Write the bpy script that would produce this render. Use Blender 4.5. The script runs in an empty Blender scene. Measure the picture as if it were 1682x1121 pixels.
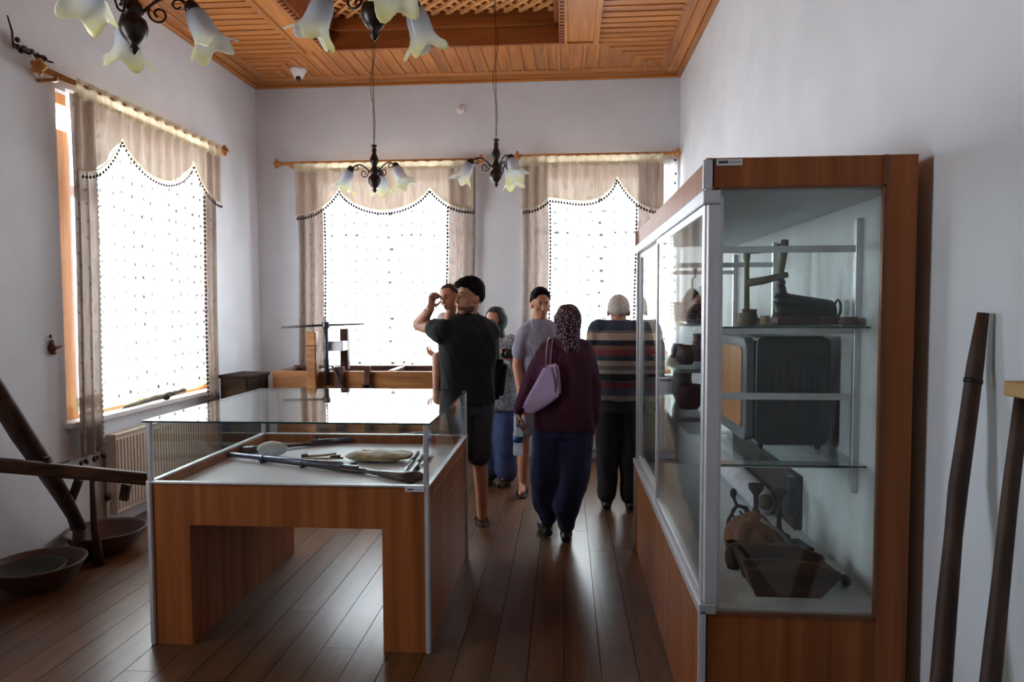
import bpy, bmesh, math, random
from mathutils import Vector, Matrix, Euler, noise
R = math.radians
random.seed(7)
sc = bpy.context.scene
COL = sc.collection

# ------------------------------------------------------------------ camera
CAM = Vector((0, 0, 1.54))
FW = Vector((-0.07598687, 0.99579218, -0.05122424))
RT = Vector((0.99710882, 0.07588564, -0.00392098))
UP = Vector((0.0000173, 0.05137407, 0.99867948))
FPX = 1141.0
cd = bpy.data.cameras.new('camera'); cam = bpy.data.objects.new('camera', cd); COL.objects.link(cam)
cd.sensor_width = 36; cd.lens = FPX / 1682 * 36; cd.clip_start = .05; cd.clip_end = 200
cam.matrix_world = Matrix(((RT.x, UP.x, -FW.x, CAM.x), (RT.y, UP.y, -FW.y, CAM.y), (RT.z, UP.z, -FW.z, CAM.z), (0, 0, 0, 1)))
sc.camera = cam

# ------------------------------------------------------------------ world, exposure
sc.view_settings.view_transform = 'Standard'; sc.view_settings.look = 'None'
sc.view_settings.gamma = 1; sc.view_settings.use_curve_mapping = False
sc.view_settings.exposure = 1.25
w = bpy.data.worlds.new('world'); sc.world = w; w.use_nodes = True
wn = w.node_tree.nodes; wl = w.node_tree.links
bg = wn['Background']; bg.inputs[1].default_value = SKY_STRENGTH = 7.5
tcw = wn.new('ShaderNodeTexCoord'); sep = wn.new('ShaderNodeSeparateXYZ'); rampw = wn.new('ShaderNodeValToRGB')
mr = wn.new('ShaderNodeMapRange'); mr.inputs[1].default_value = -1; mr.inputs[2].default_value = 1
wl.new(tcw.outputs['Generated'], sep.inputs[0]); wl.new(sep.outputs[2], mr.inputs[0]); wl.new(mr.outputs[0], rampw.inputs[0])
rampw.color_ramp.elements[0].position = .0; rampw.color_ramp.elements[0].color = (1.05, 1.05, 1.08, 1)
rampw.color_ramp.elements[1].position = 1; rampw.color_ramp.elements[1].color = (.80, .90, 1, 1)
e = rampw.color_ramp.elements.new(.49); e.color = (1.15, 1.15, 1.18, 1)
e = rampw.color_ramp.elements.new(.52); e.color = (.88, .94, 1.04, 1)
wl.new(rampw.outputs[0], bg.inputs[0])
sc.cycles.use_denoising = True
sc.cycles.max_bounces = 10; sc.cycles.diffuse_bounces = 6; sc.cycles.transparent_max_bounces = 24
sc.cycles.glossy_bounces = 4; sc.cycles.sample_clamp_indirect = 8; sc.cycles.caustics_reflective = False

def portal(name, loc, rot, sx, sy):      # sky portal in a window opening (sampling only)
    l = bpy.data.lights.new(name, 'AREA'); l.shape = 'RECTANGLE'; l.size = sx; l.size_y = sy
    l.cycles.is_portal = True
    o = bpy.data.objects.new(name, l); o.location = loc; o.rotation_euler = rot; COL.objects.link(o)

# room dimensions
XL, XR, YB, YR, H = -3.158, 1.125, 7.0, -2.6, 3.752
portal('sky_portal', (-1.8, YB + .38, 1.85), (R(-90), 0, 0), 1.6, 2.1)
portal('sky_portal', (.37, YB + .38, 1.85), (R(-90), 0, 0), 1.4, 2.1)
portal('sky_portal', (XL - .38, 1.5, 1.85), (0, R(-90), 0), 1.5, 1.0)  # opening of the added fill window
portal('sky_portal', (XL - .38, 5.08, 1.85), (0, R(-90), 0), 2.1, 1.85)

# ------------------------------------------------------------------ pixel -> place at a known plane
def ray(x, y): return (FW + RT * ((x - 841) / FPX) - UP * ((y - 560.5) / FPX))
def at(x, y, Y): d = ray(x, y); return CAM + d * (Y / d.y)
def atx(x, y, X): d = ray(x, y); return CAM + d * (X / d.x)
def atz(x, y, Z): d = ray(x, y); return CAM + d * ((Z - 1.54) / d.z)

# ------------------------------------------------------------------ materials
def lin(c):
    return tuple(((v / 255) / 12.92 if v / 255 <= .04045 else ((v / 255 + .055) / 1.055) ** 2.4) for v in c) + (1,)
def newmat(name):
    m = bpy.data.materials.new(name); m.use_nodes = True
    return m, m.node_tree.nodes, m.node_tree.links, m.node_tree.nodes['Principled BSDF']
def ramp(n, stops, interp='LINEAR'):
    r = n.new('ShaderNodeValToRGB'); cr = r.color_ramp; cr.interpolation = interp
    cr.elements[0].position = stops[0][0]; cr.elements[0].color = lin(stops[0][1])
    cr.elements[1].position = stops[-1][0]; cr.elements[1].color = lin(stops[-1][1])
    for p, c in stops[1:-1]:
        e = cr.elements.new(p); e.color = lin(c)
    return r
def coords(n, l, scale=(1, 1, 1), kind='Object', rot=(0, 0, 0)):
    t = n.new('ShaderNodeTexCoord'); m = n.new('ShaderNodeMapping'); m.inputs['Scale'].default_value = scale
    m.inputs['Rotation'].default_value = rot
    l.new(t.outputs[kind], m.inputs[0]); return m.outputs[0]
def plain(name, c, rough=.6, metal=0, vary=.08, scale=12, bump=0.0, spec=.5, stretch=(1, 1, 1)):
    m, n, l, b = newmat(name)
    nz = n.new('ShaderNodeTexNoise'); nz.inputs['Scale'].default_value = scale; nz.inputs['Detail'].default_value = 5
    l.new(coords(n, l, stretch), nz.inputs['Vector'])
    d = tuple(max(0, v * (1 - vary)) for v in c); u = tuple(min(255, v * (1 + vary)) for v in c)
    r = ramp(n, [(.3, d), (.7, u)]); l.new(nz.outputs['Fac'], r.inputs[0]); l.new(r.outputs[0], b.inputs['Base Color'])
    b.inputs['Roughness'].default_value = rough; b.inputs['Metallic'].default_value = metal
    b.inputs['Specular IOR Level'].default_value = spec
    if bump:
        bp = n.new('ShaderNodeBump'); bp.inputs['Strength'].default_value = bump; bp.inputs['Distance'].default_value = .01
        l.new(nz.outputs['Fac'], bp.inputs['Height']); l.new(bp.outputs[0], b.inputs['Normal'])
    return m
def wood(name, dark, light, stretch=(18, 18, 1.2), rough=.45, island=.0, bump=.1, distort=1.0, scale=1.6, spec=.4):
    """grain runs along the axis with the small stretch value"""
    m, n, l, b = newmat(name)
    v = coords(n, l, stretch)
    nz = n.new('ShaderNodeTexNoise'); nz.inputs['Scale'].default_value = scale; nz.inputs['Detail'].default_value = 6
    nz.inputs['Distortion'].default_value = distort
    geo = n.new('ShaderNodeNewGeometry')
    add = n.new('ShaderNodeVectorMath'); add.operation = 'ADD'
    sc_ = n.new('ShaderNodeVectorMath'); sc_.operation = 'SCALE'; sc_.inputs['Scale'].default_value = 37
    cmb = n.new('ShaderNodeCombineXYZ')
    for i in range(3): l.new(geo.outputs['Random Per Island'], cmb.inputs[i])
    l.new(cmb.outputs[0], sc_.inputs[0]); l.new(v, add.inputs[0]); l.new(sc_.outputs[0], add.inputs[1])
    l.new(add.outputs[0], nz.inputs['Vector'])
    mid = tuple((a + c) / 2 for a, c in zip(dark, light))
    r = ramp(n, [(.28, dark), (.5, mid), (.72, light)]); l.new(nz.outputs['Fac'], r.inputs[0])
    out = r.outputs[0]
    if island:
        hs = n.new('ShaderNodeHueSaturation'); mp = n.new('ShaderNodeMapRange')
        mp.inputs[3].default_value = 1 - island; mp.inputs[4].default_value = 1 + island
        l.new(geo.outputs['Random Per Island'], mp.inputs[0]); l.new(mp.outputs[0], hs.inputs['Value'])
        l.new(out, hs.inputs['Color']); out = hs.outputs[0]
    l.new(out, b.inputs['Base Color'])
    b.inputs['Roughness'].default_value = rough; b.inputs['Specular IOR Level'].default_value = spec
    if bump:
        bp = n.new('ShaderNodeBump'); bp.inputs['Strength'].default_value = bump; bp.inputs['Distance'].default_value = .004
        l.new(nz.outputs['Fac'], bp.inputs['Height']); l.new(bp.outputs[0], b.inputs['Normal'])
    return m
def glass(name, tint=(.96, .985, .975), ior=1.5):
    """clear sheet glass: fresnel reflection over straight see-through"""
    m, n, l, b = newmat(name); n.remove(b)
    out = n['Material Output']
    geo = n.new('ShaderNodeNewGeometry'); mx = n.new('ShaderNodeMix'); mx.data_type = 'FLOAT'
    mx.inputs[2].default_value = ior; mx.inputs[3].default_value = 1 / ior
    l.new(geo.outputs['Backfacing'], mx.inputs[0])
    fr = n.new('ShaderNodeFresnel'); l.new(mx.outputs[0], fr.inputs['IOR'])
    tr = n.new('ShaderNodeBsdfTransparent'); tr.inputs[0].default_value = tint + (1,)
    gl = n.new('ShaderNodeBsdfGlossy'); gl.inputs['Roughness'].default_value = .0; gl.inputs[0].default_value = (.97, 1, .99, 1)
    ms = n.new('ShaderNodeMixShader'); l.new(fr.outputs[0], ms.inputs[0]); l.new(tr.outputs[0], ms.inputs[1]); l.new(gl.outputs[0], ms.inputs[2])
    l.new(ms.outputs[0], out.inputs['Surface'])
    return m
def cloth(name, c1, c2, transp=.2, transl=.5, scale=60, dots=None, weave=(1, 1, .15), fine=None):
    """thin cloth: part see-through, part translucent, part diffuse"""
    m, n, l, b = newmat(name); n.remove(b); out = n['Material Output']
    nz = n.new('ShaderNodeTexNoise'); nz.inputs['Scale'].default_value = scale; nz.inputs['Detail'].default_value = 4
    l.new(coords(n, l, weave), nz.inputs['Vector'])
    r = ramp(n, [(.3, c1), (.7, c2)]); l.new(nz.outputs['Fac'], r.inputs[0]); col = r.outputs[0]
    if dots:
        vo = n.new('ShaderNodeTexVoronoi'); vo.voronoi_dimensions = '2D'; vo.inputs['Scale'].default_value = dots[0]; vo.inputs['Randomness'].default_value = .35
        sx = n.new('ShaderNodeSeparateXYZ'); cx = n.new('ShaderNodeCombineXYZ'); ad = n.new('ShaderNodeMath')
        l.new(coords(n, l, (1, 1, 1)), sx.inputs[0]); l.new(sx.outputs[0], ad.inputs[0]); l.new(sx.outputs[1], ad.inputs[1])
        l.new(ad.outputs[0], cx.inputs[0]); l.new(sx.outputs[2], cx.inputs[1]); l.new(cx.outputs[0], vo.inputs['Vector'])
        rr = ramp(n, [(dots[1] * .7, dots[2]), (dots[1], (255, 255, 255))]); l.new(vo.outputs['Distance'], rr.inputs[0])
        mul = n.new('ShaderNodeMix'); mul.data_type = 'RGBA'; mul.blend_type = 'MULTIPLY'; mul.inputs[0].default_value = 1
        l.new(col, mul.inputs[6]); l.new(rr.outputs[0], mul.inputs[7]); col = mul.outputs[2]
    tl = n.new('ShaderNodeBsdfTranslucent'); df = n.new('ShaderNodeBsdfDiffuse'); tp = n.new('ShaderNodeBsdfTransparent')
    l.new(col, tl.inputs[0]); l.new(col, df.inputs[0]); l.new(col, tp.inputs[0])
    a = n.new('ShaderNodeMixShader'); a.inputs[0].default_value = transl; l.new(df.outputs[0], a.inputs[1]); l.new(tl.outputs[0], a.inputs[2])
    c = n.new('ShaderNodeMixShader'); c.inputs[0].default_value = transp; l.new(a.outputs[0], c.inputs[1]); l.new(tp.outputs[0], c.inputs[2])
    l.new(c.outputs[0], out.inputs['Surface'])
    return m

M = {}
M['plaster'] = plain('wall_plaster', (218, 223, 230), .9, vary=.02, scale=3, bump=.05, spec=.1)
M['floor'] = wood('floor_boards', (72, 46, 28), (108, 76, 48), (9, .8, 9), rough=.30, island=.16, bump=.12, spec=.6)
M['pine_x'] = wood('pine_boards_across', (152, 88, 34), (198, 128, 62), (.8, 12, 12), rough=.4, island=.14, bump=.05)
M['pine_y'] = wood('pine_boards_along', (152, 88, 34), (198, 128, 62), (12, .8, 12), rough=.4, island=.14, bump=.05)
M['pine_red'] = wood('pine_red', (118, 62, 26), (156, 88, 42), (.8, 8, 8), rough=.35, island=.05)
M['lattice'] = wood('pine_lattice', (188, 128, 74), (220, 160, 102), (4, 4, 4), rough=.4)
M['lattice_back'] = plain('lattice_backing', (176, 100, 50), .6)
M['laminate'] = wood('cabinet_laminate', (126, 70, 36), (172, 104, 58), (14, 14, .5), rough=.42, bump=.0, distort=.4, scale=1.3, spec=.22)
M['alu'] = plain('brushed_aluminium', (206, 207, 212), .38, .6, vary=.03, scale=30)
M['alu_white'] = plain('white_coated_aluminium', (205, 206, 212), .4, .3, vary=.02)
M['white'] = plain('white_paint', (228, 228, 230), .5, vary=.02)
M['cream'] = plain('cream_enamel', (214, 203, 186), .45, vary=.03)
M['panel'] = plain('cabinet_lining', (206, 210, 214), .6, vary=.02, spec=.2)
M['glass'] = glass('clear_glass'); M['glass_end'] = glass('cabinet_end_glass', ior=1.36)
M['window_frame'] = wood('window_frame_pine', (190, 120, 60), (226, 160, 96), (12, 12, 1), rough=.4)
M['rod'] = wood('curtain_rod_wood', (166, 104, 48), (206, 146, 80), (6, 6, 6), rough=.3)
M['drape'] = cloth('beige_drape_cloth', (140, 126, 118), (164, 151, 143), .07, .25, 45, dots=(10, .12, (206, 196, 192)))
M['valance'] = cloth('beige_valance_cloth', (182, 165, 150), (206, 190, 175), .05, .10, 40)
M['sheer'] = cloth('white_net_cloth', (232, 232, 234), (250, 250, 250), .42, .62, 70, dots=(8.5, .15, (78, 80, 84)))
M['tape'] = cloth('cream_heading_tape', (214, 206, 176), (240, 236, 212), .1, .5, 60)
M['pompom'] = plain('brown_pompom', (62, 44, 38), .9, scale=80)
M['iron'] = plain('dark_brown_iron', (34, 20, 18), .35, .3, scale=20, spec=.6)
M['dark_wood'] = wood('old_dark_wood', (40, 26, 20), (84, 58, 42), (10, 10, 1), rough=.6, bump=.4)
M['dark_wood_x'] = wood('old_dark_wood_along', (44, 28, 22), (92, 66, 50), (1, 6, 10), rough=.6, bump=.4)
M['bench'] = wood('bench_wood', (112, 68, 34), (176, 120, 62), (.9, 10, 10), rough=.5, island=.1)
M['bench_dark'] = wood('bench_dark_wood', (50, 26, 20), (84, 46, 30), (1, 8, 8), rough=.5)
M['clay'] = plain('brown_wooden_bowl', (72, 48, 40), .45, vary=.12, scale=9)
M['steel'] = plain('dark_steel', (72, 74, 84), .35, .7, vary=.12, scale=20)
M['rust'] = plain('rusty_iron', (60, 46, 38), .7, .3, vary=.25, scale=18, bump=.3)
M['black'] = plain('black_plastic', (18, 18, 20), .4)
M['black_cloth'] = plain('black_cloth', (11, 12, 17), .9, scale=40, bump=.15)
M['shade_glass'] = None
# ------------------------------------------------------------------ mesh builder
class MB:
    def __init__(s): s.bm = bmesh.new()
    def poly(s, vs, faces):
        b = [s.bm.verts.new(v) for v in vs]
        for f in faces:
            try: s.bm.faces.new([b[i] for i in f])
            except ValueError: pass
        return b
    def box(s, x0, x1, y0, y1, z0, z1):
        s.poly([(x, y, z) for z in (z0, z1) for y in (y0, y1) for x in (x0, x1)],
               [(0, 2, 3, 1), (4, 5, 7, 6), (0, 1, 5, 4), (2, 6, 7, 3), (0, 4, 6, 2), (1, 3, 7, 5)]); return s
    def obox(s, c, size, rot=(0, 0, 0)):
        m = Matrix.Translation(Vector(c)) @ Euler(rot).to_matrix().to_4x4()
        hx, hy, hz = size[0] / 2, size[1] / 2, size[2] / 2
        s.poly([m @ Vector((x, y, z)) for z in (-hz, hz) for y in (-hy, hy) for x in (-hx, hx)],
               [(0, 2, 3, 1), (4, 5, 7, 6), (0, 1, 5, 4), (2, 6, 7, 3), (0, 4, 6, 2), (1, 3, 7, 5)]); return s
    def beam(s, p, q, w, h):       # rectangular bar between two points
        p, q = Vector(p), Vector(q); d = (q - p); L = d.length; d.normalize()
        up = Vector((0, 0, 1)) if abs(d.z) < .9 else Vector((0, 1, 0))
        a = d.cross(up).normalized(); b = a.cross(d)
        v = [c + a * i * w / 2 + b * j * h / 2 for c in (p, q) for i, j in ((-1, -1), (1, -1), (1, 1), (-1, 1))]
        s.poly(v, [(0, 1, 2, 3), (7, 6, 5, 4), (0, 4, 5, 1), (1, 5, 6, 2), (2, 6, 7, 3), (3, 7, 4, 0)]); return s
    def prism(s, pts, z0, z1):     # polygon in xy extruded in z
        n = len(pts)
        s.poly([(x, y, z0) for x, y in pts] + [(x, y, z1) for x, y in pts],
               [tuple(range(n))[::-1], tuple(range(n, 2 * n))] + [(i, (i + 1) % n, n + (i + 1) % n, n + i) for i in range(n)]); return s
    def extr(s, pts, d):           # 3-D polygon extruded by a vector
        n = len(pts); d = Vector(d); pts = [Vector(p) for p in pts]
        s.poly(pts + [p + d for p in pts],
               [tuple(range(n))[::-1], tuple(range(n, 2 * n))] + [(i, (i + 1) % n, n + (i + 1) % n, n + i) for i in range(n)]); return s
    def tube(s, pts, rad, seg=10, flat=1.0, closed=False):
        pts = [Vector(p) for p in pts]; n = len(pts)
        if not hasattr(rad, '__len__'): rad = [rad] * n
        t0 = (pts[1] - pts[0]).normalized()
        a = t0.cross(Vector((0, 0, 1)) if abs(t0.z) < .9 else Vector((1, 0, 0))).normalized()
        rings = []
        for i, p in enumerate(pts):
            if closed: t = (pts[(i + 1) % n] - pts[i - 1]).normalized()
            else: t = (pts[min(i + 1, n - 1)] - pts[max(i - 1, 0)]).normalized()
            a = (a - t * a.dot(t)).normalized(); b = t.cross(a)
            rings.append([s.bm.verts.new(p + (a * math.cos(2 * math.pi * k / seg) + b * math.sin(2 * math.pi * k / seg) * flat) * rad[i]) for k in range(seg)])
        m = n if closed else n - 1
        for i in range(m):
            A, B = rings[i], rings[(i + 1) % n]
            for k in range(seg): s.bm.faces.new((A[k], A[(k + 1) % seg], B[(k + 1) % seg], B[k]))
        if not closed: s.bm.faces.new(rings[0][::-1]); s.bm.faces.new(rings[-1])
        return s
    def lathe(s, prof, c=(0, 0, 0), seg=24, mod=None, mat=None, close=True):
        c = Vector(c); mat = mat or Matrix.Identity(3); rings = []
        for r, z in prof:
            ring = []
            for k in range(seg):
                t = 2 * math.pi * k / seg; rr, zz = (mod(r, z, t) if mod else (r, z))
                ring.append(s.bm.verts.new(c + mat @ Vector((rr * math.cos(t), rr * math.sin(t), zz))))
            rings.append(ring)
        for A, B in zip(rings, rings[1:]):
            for k in range(seg): s.bm.faces.new((A[k], A[(k + 1) % seg], B[(k + 1) % seg], B[k]))
        if close:
            s.bm.faces.new(rings[0][::-1]); s.bm.faces.new(rings[-1])
        return s
    def ell(s, c, r, mat=None, seg=16, rings=10, fn=None):
        c = Vector(c); mat = mat or Matrix.Identity(3)
        if not hasattr(r, '__len__'): r = (r, r, r)
        top = None; R_ = []
        def P(v):
            v = Vector((v[0] * r[0], v[1] * r[1], v[2] * r[2]))
            if fn: v = fn(v)
            return s.bm.verts.new(c + mat @ v)
        top = P((0, 0, 1)); bot = P((0, 0, -1))
        for i in range(1, rings):
            a = math.pi * i / rings
            R_.append([P((math.sin(a) * math.cos(2 * math.pi * k / seg), math.sin(a) * math.sin(2 * math.pi * k / seg), math.cos(a))) for k in range(seg)])
        for k in range(seg):
            s.bm.faces.new((top, R_[0][k], R_[0][(k + 1) % seg])); s.bm.faces.new((bot, R_[-1][(k + 1) % seg], R_[-1][k]))
        for A, B in zip(R_, R_[1:]):
            for k in range(seg): s.bm.faces.new((A[k], B[k], B[(k + 1) % seg], A[(k + 1) % seg]))
        return s
    def cap(s, p, rp, q, rq, seg=12):   # tapered capsule
        p, q = Vector(p), Vector(q); t = (q - p).normalized()
        pts, rad = [], []
        for i in range(4):
            a = math.pi / 2 * i / 4; pts.append(p - t * rp * math.cos(a)); rad.append(max(rp * math.sin(a), rp * .05))
        pts.append(p); rad.append(rp); pts.append(q); rad.append(rq)
        for i in range(1, 5):
            a = math.pi / 2 * i / 4; pts.append(q + t * rq * math.sin(a)); rad.append(max(rq * math.cos(a), rq * .05))
        return s.tube(pts, rad, seg)
    def loft(s, rings, seg=20, p=2.0):  # rings: (center, rx, ry, yaw)
        out = []
        for c, rx, ry, yaw in rings:
            c = Vector(c); cy, sy = math.cos(yaw), math.sin(yaw); ring = []
            for k in range(seg):
                t = 2 * math.pi * k / seg; cc, ss = math.cos(t), math.sin(t)
                x = rx * math.copysign(abs(cc) ** (2 / p), cc); y = ry * math.copysign(abs(ss) ** (2 / p), ss)
                ring.append(s.bm.verts.new(c + Vector((x * cy - y * sy, x * sy + y * cy, 0))))
            out.append(ring)
        for A, B in zip(out, out[1:]):
            for k in range(seg): s.bm.faces.new((A[k], A[(k + 1) % seg], B[(k + 1) % seg], B[k]))
        s.bm.faces.new(out[0][::-1]); s.bm.faces.new(out[-1]); return s
    def grid(s, fn, nu, nv):
        g = [[s.bm.verts.new(fn(i / nu, j / nv)) for j in range(nv + 1)] for i in range(nu + 1)]
        for i in range(nu):
            for j in range(nv): s.bm.faces.new((g[i][j], g[i + 1][j], g[i + 1][j + 1], g[i][j + 1]))
        return s
    def build(s, name, mat, parent=None, smooth=False, bevel=0, remesh=0, sm=6, rnd=False, loc=None, wr=0):
        bmesh.ops.recalc_face_normals(s.bm, faces=s.bm.faces[:])
        if bevel: bmesh.ops.bevel(s.bm, geom=s.bm.edges[:], offset=bevel, segments=2 if rnd else 1, affect='EDGES', clamp_overlap=True)
        if remesh:
            tmp = bpy.data.meshes.new('t'); s.bm.to_mesh(tmp); o = bpy.data.objects.new('t', tmp); COL.objects.link(o)
            md = o.modifiers.new('r', 'REMESH'); md.mode = 'VOXEL'; md.voxel_size = remesh; md.use_smooth_shade = True
            ms = o.modifiers.new('s', 'SMOOTH'); ms.iterations = sm; ms.factor = .5
            dg = bpy.context.evaluated_depsgraph_get(); dg.update()
            me = bpy.data.meshes.new_from_object(o.evaluated_get(dg))
            bpy.data.objects.remove(o); bpy.data.meshes.remove(tmp); smooth = True; me.materials.clear()
            if wr:
                nr = [v.normal.copy() for v in me.vertices]
                for v, nn in zip(me.vertices, nr):
                    p = v.co; q = Vector((p.x * 7, p.y * 7, p.z * 5 + p.x * 9))
                    a = noise.noise(q) ; c_ = 1 - abs(noise.noise(q * 2.1 + Vector((5, 3, 1)))) * 2
                    v.co = p + nn * (a * wr + c_ * wr * .5)
        else:
            me = bpy.data.meshes.new(name); s.bm.to_mesh(me)
        s.bm.free(); me.name = name
        if parent is not None: off = ORIG[parent.name]
        elif loc is not None: off = Vector(loc)
        else:
            xs = [v.co for v in me.vertices]
            lo = [min(v[i] for v in xs) for i in range(3)]; hi = [max(v[i] for v in xs) for i in range(3)]
            off = Vector(((lo[0] + hi[0]) / 2, (lo[1] + hi[1]) / 2, lo[2]))
        me.transform(Matrix.Translation(-off))
        if smooth: me.polygons.foreach_set('use_smooth', [True] * len(me.polygons))
        me.materials.append(M[mat] if isinstance(mat, str) else mat)
        o = bpy.data.objects.new(name, me); COL.objects.link(o)
        ORIG[o.name] = off
        if parent is not None: o.parent = parent
        else: o.location = off
        return o
ORIG = {}
def tag(o, label=None, cat=None, group=None, kind=None):
    if label: o['label'] = label
    if cat: o['category'] = cat
    if group: o['group'] = group
    if kind: o['kind'] = kind
    return o
def thing(name, loc, label, cat, group=None):
    o = bpy.data.objects.new(name, None); COL.objects.link(o); o.location = loc; o.empty_display_size = .1
    ORIG[o.name] = Vector(loc); return tag(o, label, cat, group)
def struct(o): o['kind'] = 'structure'; return o
def S(mb, name, mat, **k): return struct(mb.build(name, mat, **k))

# ------------------------------------------------------------------ room shell
b = MB()
random.seed(3)
x = XL - .1; wd = .155
while x < XR + .1:
    y = YR - random.random() * 2
    while y < YB + .1:
        L = random.uniform(2.2, 3.6)
        b.box(x + .0015, x + wd - .0015, max(y, YR - .1) + .001, min(y + L, YB + .1) - .001, -.03, 0)
        y += L
    x += wd
b.box(XL - .1, XR + .1, YR - .1, YB + .1, -.08, -.031)
S(b, 'floor', 'floor', loc=(0, 0, 0))

T = .4
def wall_with_holes(axis, p0, p1, c0, c1, holes, z0=-.08, z1=H + .45):
    """axis 'x': wall spans x from p0 to p1, thickness c0..c1 in y"""
    b = MB(); cur = p0
    def bx(a0, a1, za, zb):
        if axis == 'x': b.box(a0, a1, c0, c1, za, zb)
        else: b.box(c0, c1, a0, a1, za, zb)
    for a0, a1, h0, h1 in sorted(holes):
        bx(cur, a0, z0, z1); bx(a0, a1, z0, h0); bx(a0, a1, h1, z1); cur = a1
    bx(cur, p1, z0, z1); return b
W1 = (-2.62, -.98, .78, 2.9); W2 = (-.36, 1.07, .78, 2.9); W3 = (4.16, 6.0, .76, 2.9); W_FILL = (1.0, 2.0, 1.1, 2.6)  # last opening belongs to an added fill window out of view
S(wall_with_holes('x', XL - T, XR + T, YB, YB + T, [W1, W2]), 'wall_back', 'plaster', loc=(0, 0, 0))
S(wall_with_holes('y', YR, YB, XL - T, XL, [W3, W_FILL]), 'wall_left', 'plaster', loc=(0, 0, 0))
S(MB().box(XR, XR + T, YR, YB, -.08, H + .45), 'wall_right', 'plaster', loc=(0, 0, 0))
S(MB().box(XL - T, XR + T, YR - T, YR, -.08, H + .45), 'wall_rear', 'plaster', loc=(0, 0, 0))

def window(k, axis, a0, a1, z0, z1, c, inward, jw=.07):
    """timber window in the plane c; inward = sign of the room side"""
    def bx(m, p0, p1, q0, q1, d0, d1):
        lo, hi = sorted((c + d0 * inward, c + d1 * inward))
        if axis == 'x': m.box(p0, p1, lo, hi, q0, q1)
        else: m.box(lo, hi, p0, p1, q0, q1)
    f = MB(); fw = .07
    bx(f, a0, a1, z0, z0 + fw, -.03, .04); bx(f, a0, a1, z1 - fw, z1, -.03, .04)
    bx(f, a0, a0 + jw, z0 + fw, z1 - fw - (.16 if jw > .1 else 0), -.03, .04); bx(f, a1 - fw, a1, z0 + fw, z1 - fw, -.03, .04)
    zt = z0 + (z1 - z0) * .72
    bx(f, a0 + fw, a1 - fw, zt - .035, zt + .035, -.025, .035)
    mid = (a0 + a1) / 2
    bx(f, mid - .035, mid + .035, z0 + fw, zt - .035, -.025, .035); bx(f, mid - .025, mid + .025, zt + .035, z1 - fw, -.025, .035)
    o = S(f, 'window_%d' % k, 'window_frame', bevel=.003)
    for (p0, p1, q0, q1) in ((a0 + jw, mid - .035, z0 + fw, zt - .035), (mid + .035, a1 - fw, z0 + fw, zt - .035),
                             (a0 + fw, mid - .025, zt + .035, z1 - fw), (mid + .025, a1 - fw, zt + .035, z1 - fw)):
        g = MB(); bx(g, p0 - .005, p1 + .005, q0 - .005, q1 + .005, -.003, .003); g.build('pane', 'glass', o)
    return o
window(1, 'x', *W1, YB + .2, -1); window(2, 'x', *W2, YB + .2, -1)
window(3, 'y', *W3, XL - .09, 1, .18); window(4, 'y', *W_FILL, XL - .22, 1)  # second window here is unseen, added to brighten the display table front
def sill(axis, a0, a1, z, name):
    b = MB()
    if axis == 'x': b.box(a0, a1, YB - .06, YB + .17, z - .035, z + .002)
    else: b.box(XL - .18, XL + .055, a0, a1, z - .035, z + .002)
    return S(b, name, 'white', bevel=.005)
sill('x', W1[0] - .05, W1[1] + .05, .84, 'trim_1'); sill('x', W2[0] - .05, W2[1] + .0, .84, 'trim_2')
sill('y', W3[0] - .03, W3[1] + .02, .805, 'trim_3')

# ceiling
Z = H + .05
cx0, cx1, cy1 = -2.93, .92, 6.76          # inner edge of the crown
rx0, rx1, ry0, ry1 = -2.06, -.03, 1.2, 6.07   # recess
lx0, lx1 = -2.29, .255                  # inner edges of the side plank strips
cyr = YR + .24
b = MB()
def diagL(y): return cx0 + (lx0 - cx0) * (cy1 - y) / (cy1 - ry1)
y = cyr
while y < cy1 - .02:                     # side strips, boards across
    y1 = min(y + .105, cy1)
    for (o_, i_) in ((cx0, lx0), (cx1, lx1)):
        def xi(yy):
            if yy <= ry1: return i_
            return o_ + (i_ - o_) * (cy1 - yy) / (cy1 - ry1)
        g = .006
        b.prism([(o_, y + g), (xi(y + g), y + g), (xi(y1 - g), y1 - g), (o_, y1 - g)], Z - .012, Z + .01)
        b.prism([(o_, y1 - .022), (xi(y1 - .022), y1 - .022), (xi(y1), y1), (o_, y1)], Z - .02, Z - .0) if y1 < cy1 else None
    y = y1
S(b, 'ceiling', 'pine_x', loc=(0, 0, 0), bevel=.002)
b = MB(); x = cx0
while x < cx1 - .01:                     # back strip, boards along
    x1 = min(x + .115, cx1); g = .005
    def yi(xx):
        if xx < lx0: return cy1 - (cy1 - ry1) * (xx - cx0) / (lx0 - cx0)
        if xx > lx1: return cy1 - (cy1 - ry1) * (cx1 - xx) / (cx1 - lx1)
        return ry1
    a0, a1 = x + g, x1 - g
    b.prism([(a0, yi(a0)), (a1, yi(a1)), (a1, cy1), (a0, cy1)], Z - .012, Z + .01)
    b.prism([(x1 - .012, yi(x1 - .012)), (x1 + .012, yi(x1 + .012)), (x1 + .012, cy1), (x1 - .012, cy1)], Z - .022, Z) if x1 < cx1 else None
    x = x1
S(b, 'trim_4', 'pine_y', loc=(0, 0, 0), bevel=.002)
b = MB()                                 # crown moulding along the walls, in two steps
for d0, d1, za, zb in ((0, .03, Z - .05, Z + .02), (.03, .12, Z - .028, Z + .02), (.12, .235, Z - .02, Z + .02)):
    b.box(XL + d0, XR - d0, YB - d1, YB - d0, za, zb)
S(b, 'trim_5', 'pine_x', loc=(0, 0, 0), bevel=.006)
b = MB()
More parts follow.
